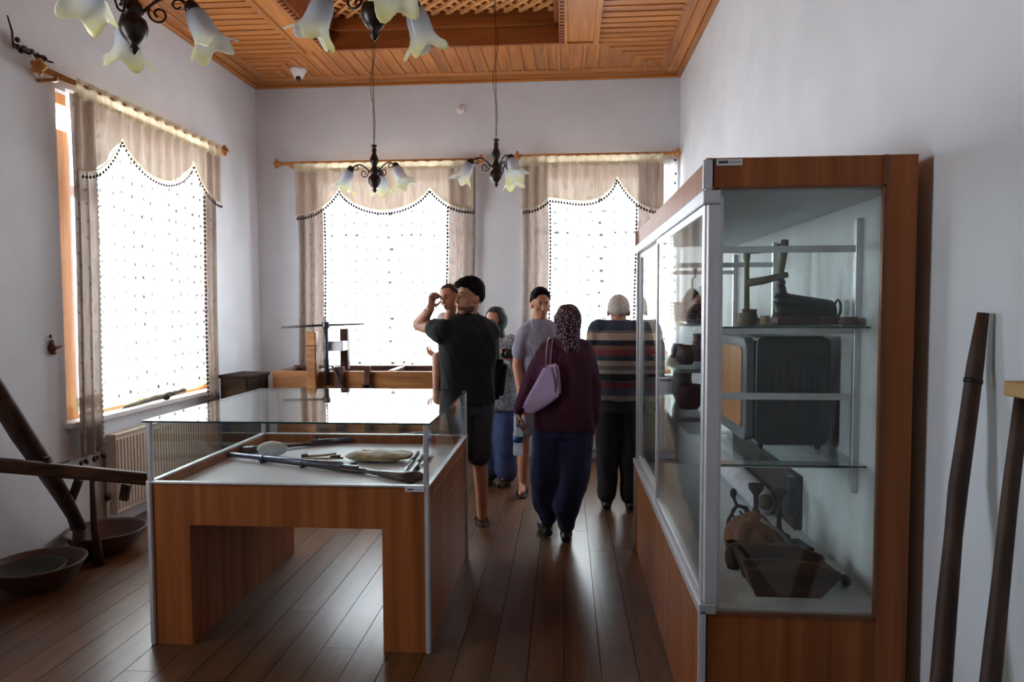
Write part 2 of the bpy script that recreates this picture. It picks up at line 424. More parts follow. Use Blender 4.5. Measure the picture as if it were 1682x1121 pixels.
for d0, d1, za, zb in ((0, .05, Z - .05, Z + .02), (.05, .14, Z - .03, Z + .02), (.14, .235, Z - .02, Z + .02)):
    b.box(XL + d0, XL + d1, YR, YB - d1, za, zb); b.box(XR - d1, XR - d0, YR, YB - d1, za, zb)
    b.box(XL + d1, XR - d1, YR + d0, YR + d1, za, zb)
S(b, 'trim_6', 'pine_y', loc=(0, 0, 0), bevel=.006)
b = MB()                                 # wide boards framing the recess
b.box(lx0, rx0 - .02, ry0 - .2, ry1, Z - .03, Z + .01); b.box(lx0 - .03, lx0 + .02, ry0 - .2, ry1 + .02, Z - .045, Z + .01)
b.box(rx1 + .02, lx1, ry0 - .2, ry1, Z - .03, Z + .01); b.box(lx1 - .02, lx1 + .03, ry0 - .2, ry1 + .02, Z - .045, Z + .01)
b.box(rx1 + .02, rx1 + .05, ry0, ry1 - .03, Z - .045, Z); b.box(rx1 + .02, lx1 - .02, ry1 - .03, ry1, Z - .045, Z)
S(b, 'trim_7', 'pine_y', loc=(0, 0, 0), bevel=.004)
b = MB()
b.box(lx0, lx1, cyr, ry0 - .2, Z - .012, Z + .01)
S(b, 'trim_8', 'pine_x', loc=(0, 0, 0))
ZR = Z + .26
b = MB()                                 # recess sides
b.box(rx0 - .02, rx1 + .02, ry1 - .02, ry1 + .02, Z - .03, ZR); b.box(rx0 - .02, rx1 + .02, ry0 - .02, ry0 + .02, Z - .03, ZR)
b.box(rx0 - .02, rx0 + .02, ry0, ry1, Z - .03, ZR); b.box(rx1 - .02, rx1 + .02, ry0, ry1, Z - .03, ZR)
b.box(rx0, rx1, ry1 - .06, ry1 - .02, Z + .12, ZR); b.box(rx0 + .02, rx0 + .06, ry0, ry1 - .02, Z + .12, ZR); b.box(rx1 - .06, rx1 - .02, ry0, ry1 - .02, Z + .12, ZR)
S(b, 'trim_9', 'pine_red', loc=(0, 0, 0), bevel=.003)
S(MB().box(rx0 - .02, rx1 + .02, ry0 - .02, ry1 + .02, ZR, ZR + .03), 'trim_10', 'lattice_back', loc=(0, 0, 0))
S(MB().box(XL - T, XR + T, YR - T, YB + T, ZR + .04, ZR + .2), 'trim_13', 'plaster', loc=(0, 0, 0))
b = MB()                                 # diamond lattice in the recess
def clip(px, py, dx, dy, x0, x1, y0, y1):
    t0, t1 = -99, 99
    for p, d, lo, hi in ((px, dx, x0, x1), (py, dy, y0, y1)):
        a, c = (lo - p) / d, (hi - p) / d
        if a > c: a, c = c, a
        t0, t1 = max(t0, a), min(t1, c)
    return (t0, t1) if t1 > t0 + .02 else None
for sgn in (1, -1):
    dx, dy = .66, .75 * sgn; k = -14.0
    while k < 14:
        px = rx0 + k; py = ry0 if sgn > 0 else ry1
        c = clip(px, py, dx, dy, rx0 + .06, rx1 - .06, ry0 + .06, ry1 - .06)
        if c:
            za = ZR - (.014 if sgn > 0 else .026)
            b.beam((px + dx * c[0], py + dy * c[0], za), (px + dx * c[1], py + dy * c[1], za), .028, .026)
        k += .125
S(b, 'trim_11', 'lattice', loc=(0, 0, 0))
b = MB(); y = ry0                        # dentils on the recess edges
while y < ry1 - .05:
    for xx in (rx0 - .012, rx1 + .012):
        b.prism([(xx - .018, y), (xx + .018, y), (xx + .018, y + .035), (xx - .018, y + .035)], Z - .05, Z - .02)
    y += .06
S(b, 'trim_12', 'pine_red', loc=(0, 0, 0))
portal_done = True
# ------------------------------------------------------------------ curtains
def frame(axis, c, inward):
    """u along the wall, d into the room"""
    if axis == 'x': return lambda u, d, z: Vector((u, c + d * inward, z))
    return lambda u, d, z: Vector((c + d * inward, u, z))
def scallop(peaks, zp, zdip, zl, zr, u0, u1):
    """bottom edge of a valance: hanging bows between peaks, half bows outside"""
    def f(u):
        if u <= peaks[0]:
            t = (peaks[0] - u) / max(.01, peaks[0] - u0); return zl + (zp[0] - zl) * max(0, 1 - t) ** 2.4
        if u >= peaks[-1]:
            t = (u - peaks[-1]) / max(.01, u1 - peaks[-1]); return zr + (zp[-1] - zr) * max(0, 1 - t) ** 2.4
        for i in range(len(peaks) - 1):
            if u <= peaks[i + 1]:
                t = (u - peaks[i]) / (peaks[i + 1] - peaks[i]); lo = zdip[i]
                base = zp[i] * (1 - t) + zp[i + 1] * t; k = max(0, 1 - (2 * t - 1) ** 2) ** .75
                return base + (lo - base) * k
    return f
def pompoms(mb, pts, r=.0125):
    for p in pts:
        mb.ell(p, (r, r, r * 1.25), seg=7, rings=5)
        mb.tube([p + Vector((0, 0, r)), p + Vector((0, 0, r * 2.6))], .0018, 4)
def curtains(which, F, rod, rz, ztop, u0, u1, peaks, zp, zdip, zl, zr, left, right, sheer, zlow, zsheer, names):
    tape = names
    # rod
    t = thing('curtain_rod', F((rod[0] + rod[1]) / 2, .12, rz), 'wooden curtain rod above %s' % which, 'curtain rod', 'curtain rods')
    MB().tube([F(rod[0] + .08, .12, rz), F(rod[1] - .08, .12, rz)], .018, 12).build('pole', 'rod', t, smooth=True)
    for s, u in ((-1, rod[0]), (1, rod[1])):
        m = MB()
        ax = (F(1, 0, 0) - F(0, 0, 0)) * s
        P = F(u, .12, rz)
        m.tube([P - ax * .09, P - ax * .075, P - ax * .07, P - ax * .05, P - ax * .045, P - ax * .03, P - ax * .012, P - ax * .004, P], [.016, .03, .018, .022, .034, .04, .022, .016, .005], 12)
        for k in range(5):
            a = k * 2 * math.pi / 5; n = F(0, 1, 0) - F(0, 0, 0); d = n * math.cos(a) + Vector((0, 0, 1)) * math.sin(a)
            m.ell(P - ax * .035 + d * .035, .017, seg=8, rings=6)
        m.build('finial', 'rod', t, smooth=True)
    for u in (rod[0] + .18, rod[1] - .18):
        m = MB(); m.beam(F(u, .002, rz - .03), F(u, .12, rz - .03), .02, .02); m.beam(F(u, .12, rz - .035), F(u, .12, rz - .01), .02, .02)
        m.build('bracket', 'rod', t)
    # net curtain
    su0, su1 = sheer
    o = MB().grid(lambda a, c: F(su0 + (su1 - su0) * a, .032 + .012 * math.sin(a * 60) + .006 * math.sin(a * 23 + 1), rz - .02 - (rz - .02 - zsheer) * c), 160, 6).build('net_curtain', 'sheer', smooth=True)
    tag(o, 'white net curtain glowing in front of %s' % which, 'net curtain', 'net curtains')
    m = MB(); n = int((su1 - su0) / .035)
    m.grid(lambda a, c: F(su0 + (su1 - su0) * a, .034 + .012 * math.sin(a * 60), zsheer + .06 - .085 * c - .012 * abs(math.sin(a * n * 1.6)) * c), 200, 2)
    ORIG[o.name] = Vector(o.location); m.build('lace_hem', 'tape', o, smooth=True)
    # valance
    f = scallop(peaks, zp, zdip, zl, zr, u0, u1)
    def V(a, c):
        u = u0 + (u1 - u0) * a; zb = f(u)
        pk = min(abs(u - p) for p in peaks)
        fold = .016 * math.sin(a * 90) * (1 - .5 * c) + .02 * math.exp(-(pk / .04) ** 2)
        return F(u, .122 + fold, ztop - (ztop - zb) * c)
    v = MB().grid(V, 170, 14).build('valance', 'valance', smooth=True)
    tag(v, 'beige scalloped valance over %s' % which, 'valance', 'valances'); ORIG[v.name] = Vector(v.location)
    m = MB()
    def TP(a, c):
        u = u0 + (u1 - u0) * a
        return F(u, .14 + .006 * math.sin(a * 90), rz + (.032 if rz < 2.95 else -.005) - (rz - ztop + (.045 if rz < 2.95 else .010) + .02 * abs(math.sin(a * 46))) * c)
    m.grid(TP, 170, 3); m.build('heading_tape', 'tape', v, smooth=True)
    m = MB(); pts = []; L = 0; u = u0; prev = F(u0, .14, f(u0))
    while u < u1:
        u += .002; p = F(u, .14, f(u)); L += (p - prev).length; prev = p
        if L > (.034 if rz < 2.95 else .028): pts.append(p - Vector((0, 0, .042))); L = 0
    pompoms(m, pts, .0085 if rz < 2.95 else .0125); tag(m.build('pompom_trim', 'pompom', v, smooth=True), kind='stuff')
    m = MB(); m.tube([F(u0 + (u1 - u0) * i / 120, .14, f(u0 + (u1 - u0) * i / 120) - .004) for i in range(121)], .005, 5); m.build('braid', 'tape', v, smooth=True)
    # side drapes
    for k, (a0, a1, zb, side) in enumerate((left + (1,), right + (-1,))):
        def D(a, c, a0=a0, a1=a1, zb=zb):
            u = a0 + (a1 - a0) * a
            return F(u + .012 * math.sin(c * 5 + k), .085 + .022 * math.sin(a * 17 + k) , ztop - (ztop - zb) * c)
        d = MB().grid(D, 40, 14).build('drape', 'drape', smooth=True)
        tag(d, 'beige drape at the %s of %s' % (names[k], which), 'curtain', 'side drapes'); ORIG[d.name] = Vector(d.location)
        m = MB(); e = 1.0 if side > 0 else 0.0; pts = []; z = f(a1 if side > 0 else a0) - .05
        while z > zb:
            c = (ztop - z) / (ztop - zb); pts.append(D(e, c) + (F(1, 0, 0) - F(0, 0, 0)) * .014 * side); z -= .036
        n = int((a1 - a0) / .03)
        for i in range(n + 1): pts.append(D(i / n, 1) - Vector((0, 0, .035)))
        pompoms(m, pts); tag(m.build('pompom_trim', 'pompom', d, smooth=True), kind='stuff')
FB = frame('x', YB, -1); FL = frame('y', XL, 1)
curtains('the back window nearer the room corner', FB, (-2.93, -.79), 2.975, 2.915, -2.71, -.90, (-2.25, -1.34), (2.72, 2.72), (2.50,), 2.46, 2.50,
         (-2.71, -2.455, .55), (-1.16, -.90, .55), (-2.66, -.93), .55, .93, ('left', 'right'))
curtains('the back window beside the glass cabinet', FB, (-.50, 1.115), 3.0, 2.93, -.43, .95, (-.15, .505), (2.60, 2.79), (2.56,), 2.49, 2.47,
         (-.43, -.17, .55), (.70, .95, .55), (-.40, 1.10), .55, .93, ('left', 'right'))
curtains('the window in the left wall', FL, (3.84, 6.10), 2.93, 2.87, 4.16, 5.98, (4.60, 5.52), (2.71, 2.73), (2.50,), 2.40, 2.46,
         (4.17, 4.40, .58), (5.74, 5.97, .58), (4.20, 5.95), .55, .9, ('near side', 'far side'))

# ------------------------------------------------------------------ chandeliers
m_, n_, l_, b_ = newmat('frosted_shade_glass'); n_.remove(b_)
tc = n_.new('ShaderNodeTexCoord'); sp = n_.new('ShaderNodeSeparateXYZ'); l_.new(tc.outputs['Generated'], sp.inputs[0])
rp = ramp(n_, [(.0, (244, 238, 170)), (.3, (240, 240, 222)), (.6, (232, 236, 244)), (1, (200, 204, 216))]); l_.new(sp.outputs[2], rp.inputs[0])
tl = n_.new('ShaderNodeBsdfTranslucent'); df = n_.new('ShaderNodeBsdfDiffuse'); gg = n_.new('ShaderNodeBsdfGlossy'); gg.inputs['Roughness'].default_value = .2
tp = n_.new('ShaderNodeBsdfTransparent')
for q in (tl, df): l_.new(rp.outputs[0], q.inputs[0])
a = n_.new('ShaderNodeMixShader'); a.inputs[0].default_value = .5; l_.new(df.outputs[0], a.inputs[1]); l_.new(tl.outputs[0], a.inputs[2])
c = n_.new('ShaderNodeMixShader'); c.inputs[0].default_value = .12; l_.new(a.outputs[0], c.inputs[1]); l_.new(tp.outputs[0], c.inputs[2])
d = n_.new('ShaderNodeMixShader'); d.inputs[0].default_value = .05; l_.new(c.outputs[0], d.inputs[1]); l_.new(gg.outputs[0], d.inputs[2])
l_.new(d.outputs[0], n_['Material Output'].inputs['Surface']); M['shade_glass'] = m_

def align(d):   # matrix taking +Z to d
    return Vector(d).normalized().to_track_quat('Z', 'Y').to_matrix()
def chandelier(X, Y, zb, azs, ztop, label):
    """zb = z of the bottom finial tip"""
    t = thing('chandelier', (X, Y, zb), label, 'chandelier', 'tulip-shade chandeliers')
    c = Vector((X, Y, zb))
    MB().lathe([(.003, 0), (.012, .012), (.018, .022), (.012, .034), (.03, .05), (.046, .075), (.05, .1), (.044, .125), (.025, .14), (.034, .15), (.034, .175), (.022, .19),
                (.018, .21), (.03, .235), (.034, .26), (.022, .29), (.014, .31), (.02, .33), (.012, .35), (.024, .362), (.024, .37), (.006, .375)], c, 20).build('body', 'iron', t, smooth=True)
    for az in azs:
        h = Vector((math.cos(R(az)), math.sin(R(az)), 0)); up = Vector((0, 0, 1))
        pts = []
        for i in range(15):       # rising bow from the hub over to the socket
            s = i / 14; pts.append(c + h * (.03 + .17 * s) + up * (.155 + .075 * math.sin(s * math.pi * .8) - .01 * s))
        m = MB(); m.tube(pts, .006, 8)
        sp_ = []
        for i in range(26):       # scroll under the bow
            a = i / 25 * 2.6 * math.pi; r = .036 * (1 - i / 25 * .75)
            sp_.append(c + h * (.085 + r * math.cos(a + 2.6)) + up * (.155 + r * math.sin(a + 2.6)))
        m.tube(sp_, .0045, 7)
        sp_ = [c + h * (.15 + .022 * (1 - i / 16 * .6) * math.cos(i / 16 * 5 + 1)) + up * (.195 + .022 * (1 - i / 16 * .6) * math.sin(i / 16 * 5 + 1)) for i in range(17)]
        m.tube(sp_, .004, 6)
        arm = m.build('arm', 'iron', t, smooth=True)
        d = (h * .5 - up * 1).normalized(); SS = 1.2; P = pts[-1]
        rot = align(-d)
        MB().lathe([(.004, .03), (.02, .026), (.027, .01), (.03, -.012), (.026, -.016)], P, 16, mat=rot).build('socket', 'iron', arm, smooth=True)
        def md(r, z, th):
            k = max(0, (-z - .06) / .075); return SS * r * (1 + .16 * k * k * math.cos(5 * th)), SS * (z - .016 * k * k * math.cos(5 * th + .5))
        prof = [(.012, .002), (.024, -.006), (.033, -.022), (.037, -.045), (.038, -.066), (.041, -.088), (.049, -.106), (.062, -.122), (.074, -.132)]
        inner = [(r - .003, z) for r, z in prof[::-1][:-1]]
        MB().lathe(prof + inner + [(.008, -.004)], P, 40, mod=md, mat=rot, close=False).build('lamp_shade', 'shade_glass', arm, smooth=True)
    # chain links
    m = MB(); z = zb + .372; k = 0
    while z < ztop - .05:
        ax = Vector((1, 0, 0)) if k % 2 else Vector((0, 1, 0))
        m.tube([Vector((X, Y, z + .014)) + ax * .006 * math.cos(a * math.pi / 5) + Vector((0, 0, .0145 * math.sin(a * math.pi / 5))) for a in range(10)], .0016, 5, closed=True)
        z += .024; k += 1
    m.build('chain', 'iron', t, smooth=True)
    n = 60; Lc = ztop - .05 - (zb + .37)
    MB().tube([Vector((X + .022 * math.sin(i / n * 4 * math.pi) * math.sin(i / n * math.pi), Y + .012 * math.cos(i / n * 7), zb + .372 + Lc * i / n)) for i in range(n + 1)], .0022, 6).build('cable', 'iron', t, smooth=True)
    MB().lathe([(.006, -.075), (.02, -.06), (.035, -.045), (.055, -.012), (.055, -.001)], (X, Y, ztop), 20).build('ceiling_cup', 'iron', t, smooth=True)
chandelier(-1.583, 2.5, 2.47, (22, 128, 272), ZR - .03, 'near tulip-shade chandelier at the top left corner of the photo')
chandelier(-.68, 2.5, 2.49, (58, 165, 300), ZR - .03, 'near tulip-shade chandelier whose dark bulb hides the long chain of a farther one')
chandelier(-1.487, 5.4, 2.425, (-20, 92, 172), ZR - .03, 'far tulip-shade chandelier hanging before the left back window')
chandelier(-.529, 5.4, 2.45, (-50, 65, 190), ZR - .03, 'far tulip-shade chandelier hanging between the two back windows')

# ------------------------------------------------------------------ small things on walls and ceiling
t = thing('security_camera', (-2.52, 6.54, 3.72), 'white dome security camera on the wooden ceiling', 'camera')
MB().lathe([(.078, 3.789), (.078, 3.775), (.062, 3.75), (.047, 3.715), (.03, 3.695)], (-2.52, 6.54, 0), 24).build('housing', 'white', t, smooth=True)
MB().ell((-2.515, 6.52, 3.698), (.026, .026, .026)).build('lens', 'black', t, smooth=True)
t = thing('smoke_detector', (-1.035, 6.99, 3.46), 'small round white sensor high on the back wall', 'detector')
m = MB(); m.lathe([(.045, 0), (.045, .012), (.03, .026), (.004, .03)], (-1.035, 7.0, 3.5), 20, mat=align((0, -1, 0))); m.build('cover', 'white', t, smooth=True)
m = MB(); m.lathe([(.012, 0.02), (.012, .032), (.004, .034)], (-1.035, 7.0, 3.5), 12, mat=align((0, -1, 0))); m.build('indicator', 'alu', t, smooth=True)

M['hook_brown'] = plain('carved_brown_wood', (98, 48, 30), .5)
m = MB(); P = Vector((XL, 4.04, 1.29))
m.tube([P + Vector((0, 0, 0)), P + Vector((.015, 0, 0)), P + Vector((.03, 0, 0)), P + Vector((.045, 0, 0))], [.024, .026, .02, .008], 12)
m.ell(P + Vector((.02, -.01, .035)), (.012, .016, .018)); m.tube([P + Vector((.03, 0, 0)), P + Vector((.04, .03, .005)), P + Vector((.04, .055, .02))], [.01, .008, .004], 8)
m.ell(P + Vector((.015, -.015, .07)), (.008, .008, .014)); m.ell(P + Vector((.02, 0, -.03)), (.018, .026, .014))
tag(m.build('curtain_hook', 'hook_brown', smooth=True), 'small carved brown tieback hook on the wall left of the side window', 'hook')

random.seed(11)
t = thing('wall_ornament', (XL, 3.95, 3.05), 'dark sprig ornament fixed high on the left wall above the curtain rod', 'ornament')
Aw = atx(12, 25, XL + .03); Bw = atx(22, 78, XL + .03); Cw = atx(75, 100, XL + .05)
MB().tube([Aw, (Aw + Bw) / 2 + Vector((.01, 0, 0)), Bw], [.004, .006, .006], 8).build('stick', 'dark_wood', t, smooth=True)
m = MB()
for i in range(26):
    s = i / 25; p = Bw.lerp(Cw, s); a = random.random() * 6.3
    m.ell(p + Vector((random.uniform(0, .03), random.uniform(-.02, .02), random.uniform(-.01, .035) * (1 - s))), (.006, .022, .011), mat=Euler((a, a * .6, a * 2)).to_matrix(), seg=8, rings=5)
m.tube([Bw, Bw.lerp(Cw, .5) + Vector((0, 0, .01)), Cw], .004, 6)
m.ell(Bw + Vector((.01, .02, .05)), (.012, .018, .016), seg=8, rings=6); m.build('leaves', 'black', t, smooth=True)
m = MB(); q = Bw.lerp(Cw, .55)
for s in (-1, 1): m.ell(q + Vector((.02, .02 * s, .015 * s)), (.006, .018, .01), mat=Euler((s * .6, 0, 0)).to_matrix(), seg=8, rings=6)
m.build('ribbon', 'panel', t, smooth=True)

# ------------------------------------------------------------------ radiators
def radiator(axis, a0, a1, z0, z1, label, valve):
    F = FB if axis == 'x' else FL
    t = thing('radiator', F((a0 + a1) / 2, .06, z0), label, 'radiator')
    def bx(m, u0, u1, d0, d1, za, zb):
        p, q = F(u0, d0, za), F(u1, d1, zb)
        m.box(min(p.x, q.x), max(p.x, q.x), min(p.y, q.y), max(p.y, q.y), za, zb)
    m = MB(); bx(m, a0, a1, .04, .065, z0, z1); bx(m, a0, a1, .09, .10, z0, z1)
    u = a0 + .02
    while u < a1 - .02:
        bx(m, u, u + .022, .10, .112, z0 + .03, z1 - .03); u += .036
    m.build('panel', 'cream', t, bevel=.003)
    m = MB(); bx(m, a0 - .002, a1 + .002, .038, .115, z1, z1 + .012); bx(m, a0 - .01, a0, .038, .115, z0, z1 + .012); bx(m, a1, a1 + .01, .038, .115, z0, z1 + .012)
    m.build('casing', 'cream', t, bevel=.002)
    m = MB()
    for u in (a0 + .12, a1 - .12): m = MB(); bx(m, u, u + .03, .004, .04, z0 + .05, z1 - .05); m.build('bracket', 'cream', t)
    m = MB(); u = valve
    m.tube([F(u, .07, 0), F(u, .07, z0 + .1), F(u + (.03 if u < a0 else -.03), .07, z0 + .1)], .009, 8); m.build('pipe', 'cream', t, smooth=True)
    m = MB(); m.lathe([(.01, 0), (.018, .004), (.02, .03), (.016, .045), (.004, .048)], F(u, .07, z0 + .11), 14); m.build('valve_knob', 'black', t, smooth=True)
radiator('y', 4.47, 5.9, .12, .66, 'cream ribbed panel radiator under the window in the left wall', 4.42)
radiator('x', -.2, .95, .10, .62, 'ribbed panel radiator under the back window behind the visitors', -.25)
# ------------------------------------------------------------------ low display table with glass top
tx0, tx1, ty0, ty1, tz, tg = -1.883, -.591, 2.957, 4.17, .754, 1.031
M['silver_label'] = plain('label_paper', (222, 224, 228), .5, vary=.01)
M['print'] = plain('label_print', (74, 76, 92), .6, vary=.05)
M['print_pale'] = plain('label_print_pale', (176, 180, 190), .6, vary=.02)
M['bed'] = plain('display_bed_paint', (216, 216, 226), .45, vary=.015)
t = thing('display_table', ((tx0 + tx1) / 2, (ty0 + ty1) / 2, 0), 'low wood-laminate display table with a glass case top holding old guns', 'display case')
e = .012
for a, c in ((tx0 + e, tx0 + .195), (tx1 - .215, tx1 - e)):
    MB().box(a, c, ty0 + e, ty1 - e, 0, tz - .2).build('leg_panel', 'laminate', t, bevel=.001)
MB().box(tx0 + e, tx1 - e, ty0 + e, ty1 - e, tz - .2, tz - .075).build('apron', 'laminate', t, bevel=.001)
m = MB()
for x0, x1, y0, y1 in ((tx0 + e, tx1 - e, ty0 + e, ty0 + .03), (tx0 + e, tx1 - e, ty1 - .03, ty1 - e), (tx0 + e, tx0 + .03, ty0 + .03, ty1 - .03), (tx1 - .03, tx1 - e, ty0 + .03, ty1 - .03)):
    m.box(x0, x1, y0, y1, tz - .075, tz - .008)
m.build('rim', 'laminate', t, bevel=.001)
MB().box(tx0 + .03, tx1 - .03, ty0 + .03, ty1 - .03, tz - .074, tz - .055).build('display_bed', 'bed', t)
for x in (tx0, tx1 - .022):
    for y in (ty0, ty1 - .022):
        MB().box(x, x + .022, y, y + .022, 0, tz - .008).build('corner_trim', 'alu_white', t, bevel=.004, rnd=True)
m = MB()
m.box(tx0, tx1, ty0, ty0 + .024, tz - .008, tz); m.box(tx0, tx1, ty1 - .024, ty1, tz - .008, tz)
m.box(tx0, tx0 + .024, ty0 + .024, ty1 - .024, tz - .008, tz); m.box(tx1 - .024, tx1, ty0 + .024, ty1 - .024, tz - .008, tz)
m.build('edge_trim', 'alu_white', t, bevel=.001)
for x in (tx0 + .004, tx1 - .026):
    for y in (ty0 + .004, ty1 - .026):
        MB().box(x, x + .022, y, y + .022, tz, tg - .008).build('corner_post', 'alu', t, bevel=.003)
for bx_ in ((tx0 + .026, tx1 - .026, ty0 + .010, ty0 + .015), (tx0 + .026, tx1 - .026, ty1 - .015, ty1 - .010)):
    MB().box(*bx_, tz, tg - .008).build('glass_side', 'glass', t)
for bx_ in ((tx0 + .010, tx0 + .015, ty0 + .026, ty1 - .026), (tx1 - .015, tx1 - .010, ty0 + .026, ty1 - .026)):
    MB().box(*bx_, tz, tg - .008).build('glass_side', 'glass', t)
MB().box(tx0 - .004, tx1 + .004, ty0 - .004, ty1 + .004, tg - .008, tg).build('glass_top', 'glass', t)
M['glass_edge'] = plain('green_glass_edge', (34, 62, 58), .15)
m = MB()
for x0, x1, y0, y1 in ((tx0 - .006, tx1 + .006, ty0 - .006, ty0 - .004), (tx0 - .006, tx1 + .006, ty1 + .004, ty1 + .006), (tx0 - .006, tx0 - .004, ty0 - .004, ty1 + .004), (tx1 + .004, tx1 + .006, ty0 - .004, ty1 + .004)):
    m.box(x0, x1, y0, y1, tg - .008, tg)
m.build('glass_edge', 'glass_edge', t)
def sticker(root, p0, w, h, n=-1):
    o = MB().box(p0[0], p0[0] + w, p0[1] - .002, p0[1], p0[2], p0[2] + h).build('inventory_label', 'silver_label', root)
    ORIG[o.name] = ORIG[root.name]
    MB().box(p0[0] + w * .1, p0[0] + w * .45, p0[1] - .003, p0[1] - .0018, p0[2] + h * .3, p0[2] + h * .72).build('print', 'print', o)
    MB().box(p0[0] + w * .5, p0[0] + w * .93, p0[1] - .003, p0[1] - .0018, p0[2] + h * .3, p0[2] + h * .66).build('print', 'print_pale', o)
sticker(t, (tx1 - .105, ty0 + .0, tz - .026), .082, .019)

M['bead'] = plain('brown_glazing_bead', (108, 66, 38), .5)
# things on the bed
BZ = tz - .055
def gun(p, q, label, mats, w=1.0, flip=1):
    """long gun lying flat from muzzle p to butt q"""
    p, q = Vector(p), Vector(q); d = (q - p); L = d.length; d.normalize(); s = Vector((0, 0, 1)).cross(d) * flip
    t = thing('long_gun', (p + q) / 2, label, 'gun', 'long guns in the display case')
    def at_(k, o, z): return p + d * L * k + s * o + Vector((0, 0, z))
    MB().tube([at_(0, 0, .019 * w), at_(.35, 0, .02 * w), at_(.62, 0, .022 * w)], [.010 * w, .011 * w, .014 * w], 10).build('barrel', mats[0], t, smooth=True)
    o = MB(); o.loft([(at_(0, 0, 0), .01, .01, 0), (at_(0, 0, .001), .01, .01, 0)], 6); o.bm.free()
    m = MB(); prof = [(.18, .010, .010), (.45, .014, .014), (.62, .020, .018), (.70, .022, .019), (.76, .014, .016), (.82, .018, .017), (.93, .034, .018), (1.0, .040, .016)]
    m.tube([at_(k, (.0 if k < .72 else (k - .72) * -.13), .016) for k, a, c in prof], [a * w for k, a, c in prof], 12, flat=.55).build('stock', mats[1], t, smooth=True)
    m = MB(); m.beam(at_(.60, .0, .03), at_(.70, 0, .03), .018 * w, .016); m.tube([at_(.655, .01, .034), at_(.66, .025, .04), at_(.675, .03, .04)], [.006, .005, .006], 8)
    m.build('lock', 'steel', t, bevel=.001)
    MB().tube([at_(.66, .015, .014), at_(.67, .042, .014), at_(.70, .042, .014), at_(.715, .015, .014)], .0035, 6).build('trigger_guard', 'steel', t, smooth=True)
    for k in (.2, .42): MB().tube([at_(k - .004, 0, .016), at_(k + .004, 0, .016)], .019 * w, 10).build('barrel_band', mats[2], t, smooth=True)
M['blue_steel'] = plain('blued_steel', (120, 122, 146), .3, .75, vary=.08, scale=14)
M['gun_wood'] = wood('gun_stock_wood', (38, 28, 28), (78, 60, 54), (3, 3, 3), rough=.35)
def onbed(x, y): return atz(x, y, BZ + .001)
a, c = onbed(376, 754), onbed(692, 789)
gun((a.x, a.y, BZ), (c.x, c.y, BZ), 'nearer long gun with blue-grey steel barrel lying in the glass display table', ('blue_steel', 'gun_wood', 'steel'), 1.35)
a, c = onbed(742, 714), onbed(398, 743)
gun((a.x, a.y, BZ), (c.x, c.y, BZ), 'farther long dark gun lying at the back of the glass display table', ('steel', 'gun_wood', 'steel'), 1.1, -1)
M['stone'] = plain('pale_stone', (196, 204, 210), .85, vary=.14, scale=14, bump=.3)
c = onbed(443, 752)
o = MB().ell((c.x, c.y + .04, BZ + .042), (.085, .05, .042), fn=lambda v: v * (1 + .05 * math.sin(v.x * 60) * math.cos(v.y * 70 + 1))).build('round_stone', 'stone', smooth=True)
tag(o, 'smooth pale grey oval stone lying in the glass display table', 'stone')
M['leather'] = plain('tan_leather', (156, 138, 104), .6, vary=.2, scale=24, bump=.35)
M['leather_dark'] = plain('dark_leather', (62, 46, 40), .6, vary=.2, scale=20, bump=.3)
c = onbed(622, 757)
t = thing('leather_pouch', (c.x, c.y, BZ), 'tan leather pouch with rounded flap in the glass display table', 'pouch')
MB().ell((c.x, c.y, BZ + .026), (.185, .10, .026), seg=28, rings=10, fn=lambda v: Vector((v.x, v.y * (1 + .1 * math.sin(v.x * 30)), v.z * (1 + .25 * math.sin(v.x * 42 + v.y * 30))))).build('body', 'leather', t, smooth=True)
MB().tube([(c.x + .178 * math.cos(a), c.y + .09 * math.sin(a), BZ + .034 + .005 * math.sin(3 * a)) for a in [R(k * 10) for k in range(-9, 14)]], .013, 8, flat=.6).build('flap_edge', 'leather', t, smooth=True)
MB().lathe([(.012, 0), (.012, .008), (.004, .012)], (c.x + .02, c.y - .03, BZ + .038), 12).build('button', 'alu', t, smooth=True)
c = onbed(530, 757)
t = thing('leather_belt', (c.x, c.y, BZ), 'looped narrow leather strap left of the tan pouch in the display table', 'belt')
MB().tube([(c.x + x, c.y + y, BZ + .014) for x, y in ((.03, .12), (-.01, .075), (-.055, .055), (-.10, .045), (-.115, .015), (-.09, -.01), (-.03, -.015), (.03, -.01), (.075, .005), (.11, .01))], .013, 8, flat=.5).build('strap', 'leather', t, smooth=True)
m = MB(); m.obox((c.x - .108, c.y + .02, BZ + .022), (.035, .045, .02), (0, 0, .4)); m.obox((c.x + .07, c.y + .004, BZ + .024), (.05, .03, .014), (0, 0, .1))
m.build('buckle', 'leather_dark', t, bevel=.003)
def blade(a, c, lab, w=.012):
    a, c = onbed(*a), onbed(*c); a.z = c.z = BZ + .009
    t = thing('sheathed_knife', (a + c) / 2, lab, 'knife', 'knives in the display case')
    q = a.lerp(c, .38)
    MB().tube([a, a.lerp(q, .3), a.lerp(q, .8), q], [w * .95, w * .7, w * .8, w * 1.05], 8, flat=.6).build('handle', 'leather_dark', t, smooth=True)
    MB().tube([q, q.lerp(c, .5), q.lerp(c, .9), c], [w, w * .9, w * .6, w * .15], 8, flat=.35).build('blade', 'steel', t, smooth=True)
blade((687, 745), (660, 782), 'dark sheathed knife right of the pouch in the display table, the left one')
blade((695, 750), (672, 783), 'thin dark knife just right of another knife beside the pouch in the display table')
blade((709, 753), (690, 768), 'short dark knife nearest the right glass side of the display table', .014)
c = onbed(686, 773)
o = MB().ell((c.x, c.y, BZ + .013), (.013, .013, .013)).build('lead_ball', 'steel', smooth=True); tag(o, 'small dark metal ball by the right corner post of the display table', 'ball')

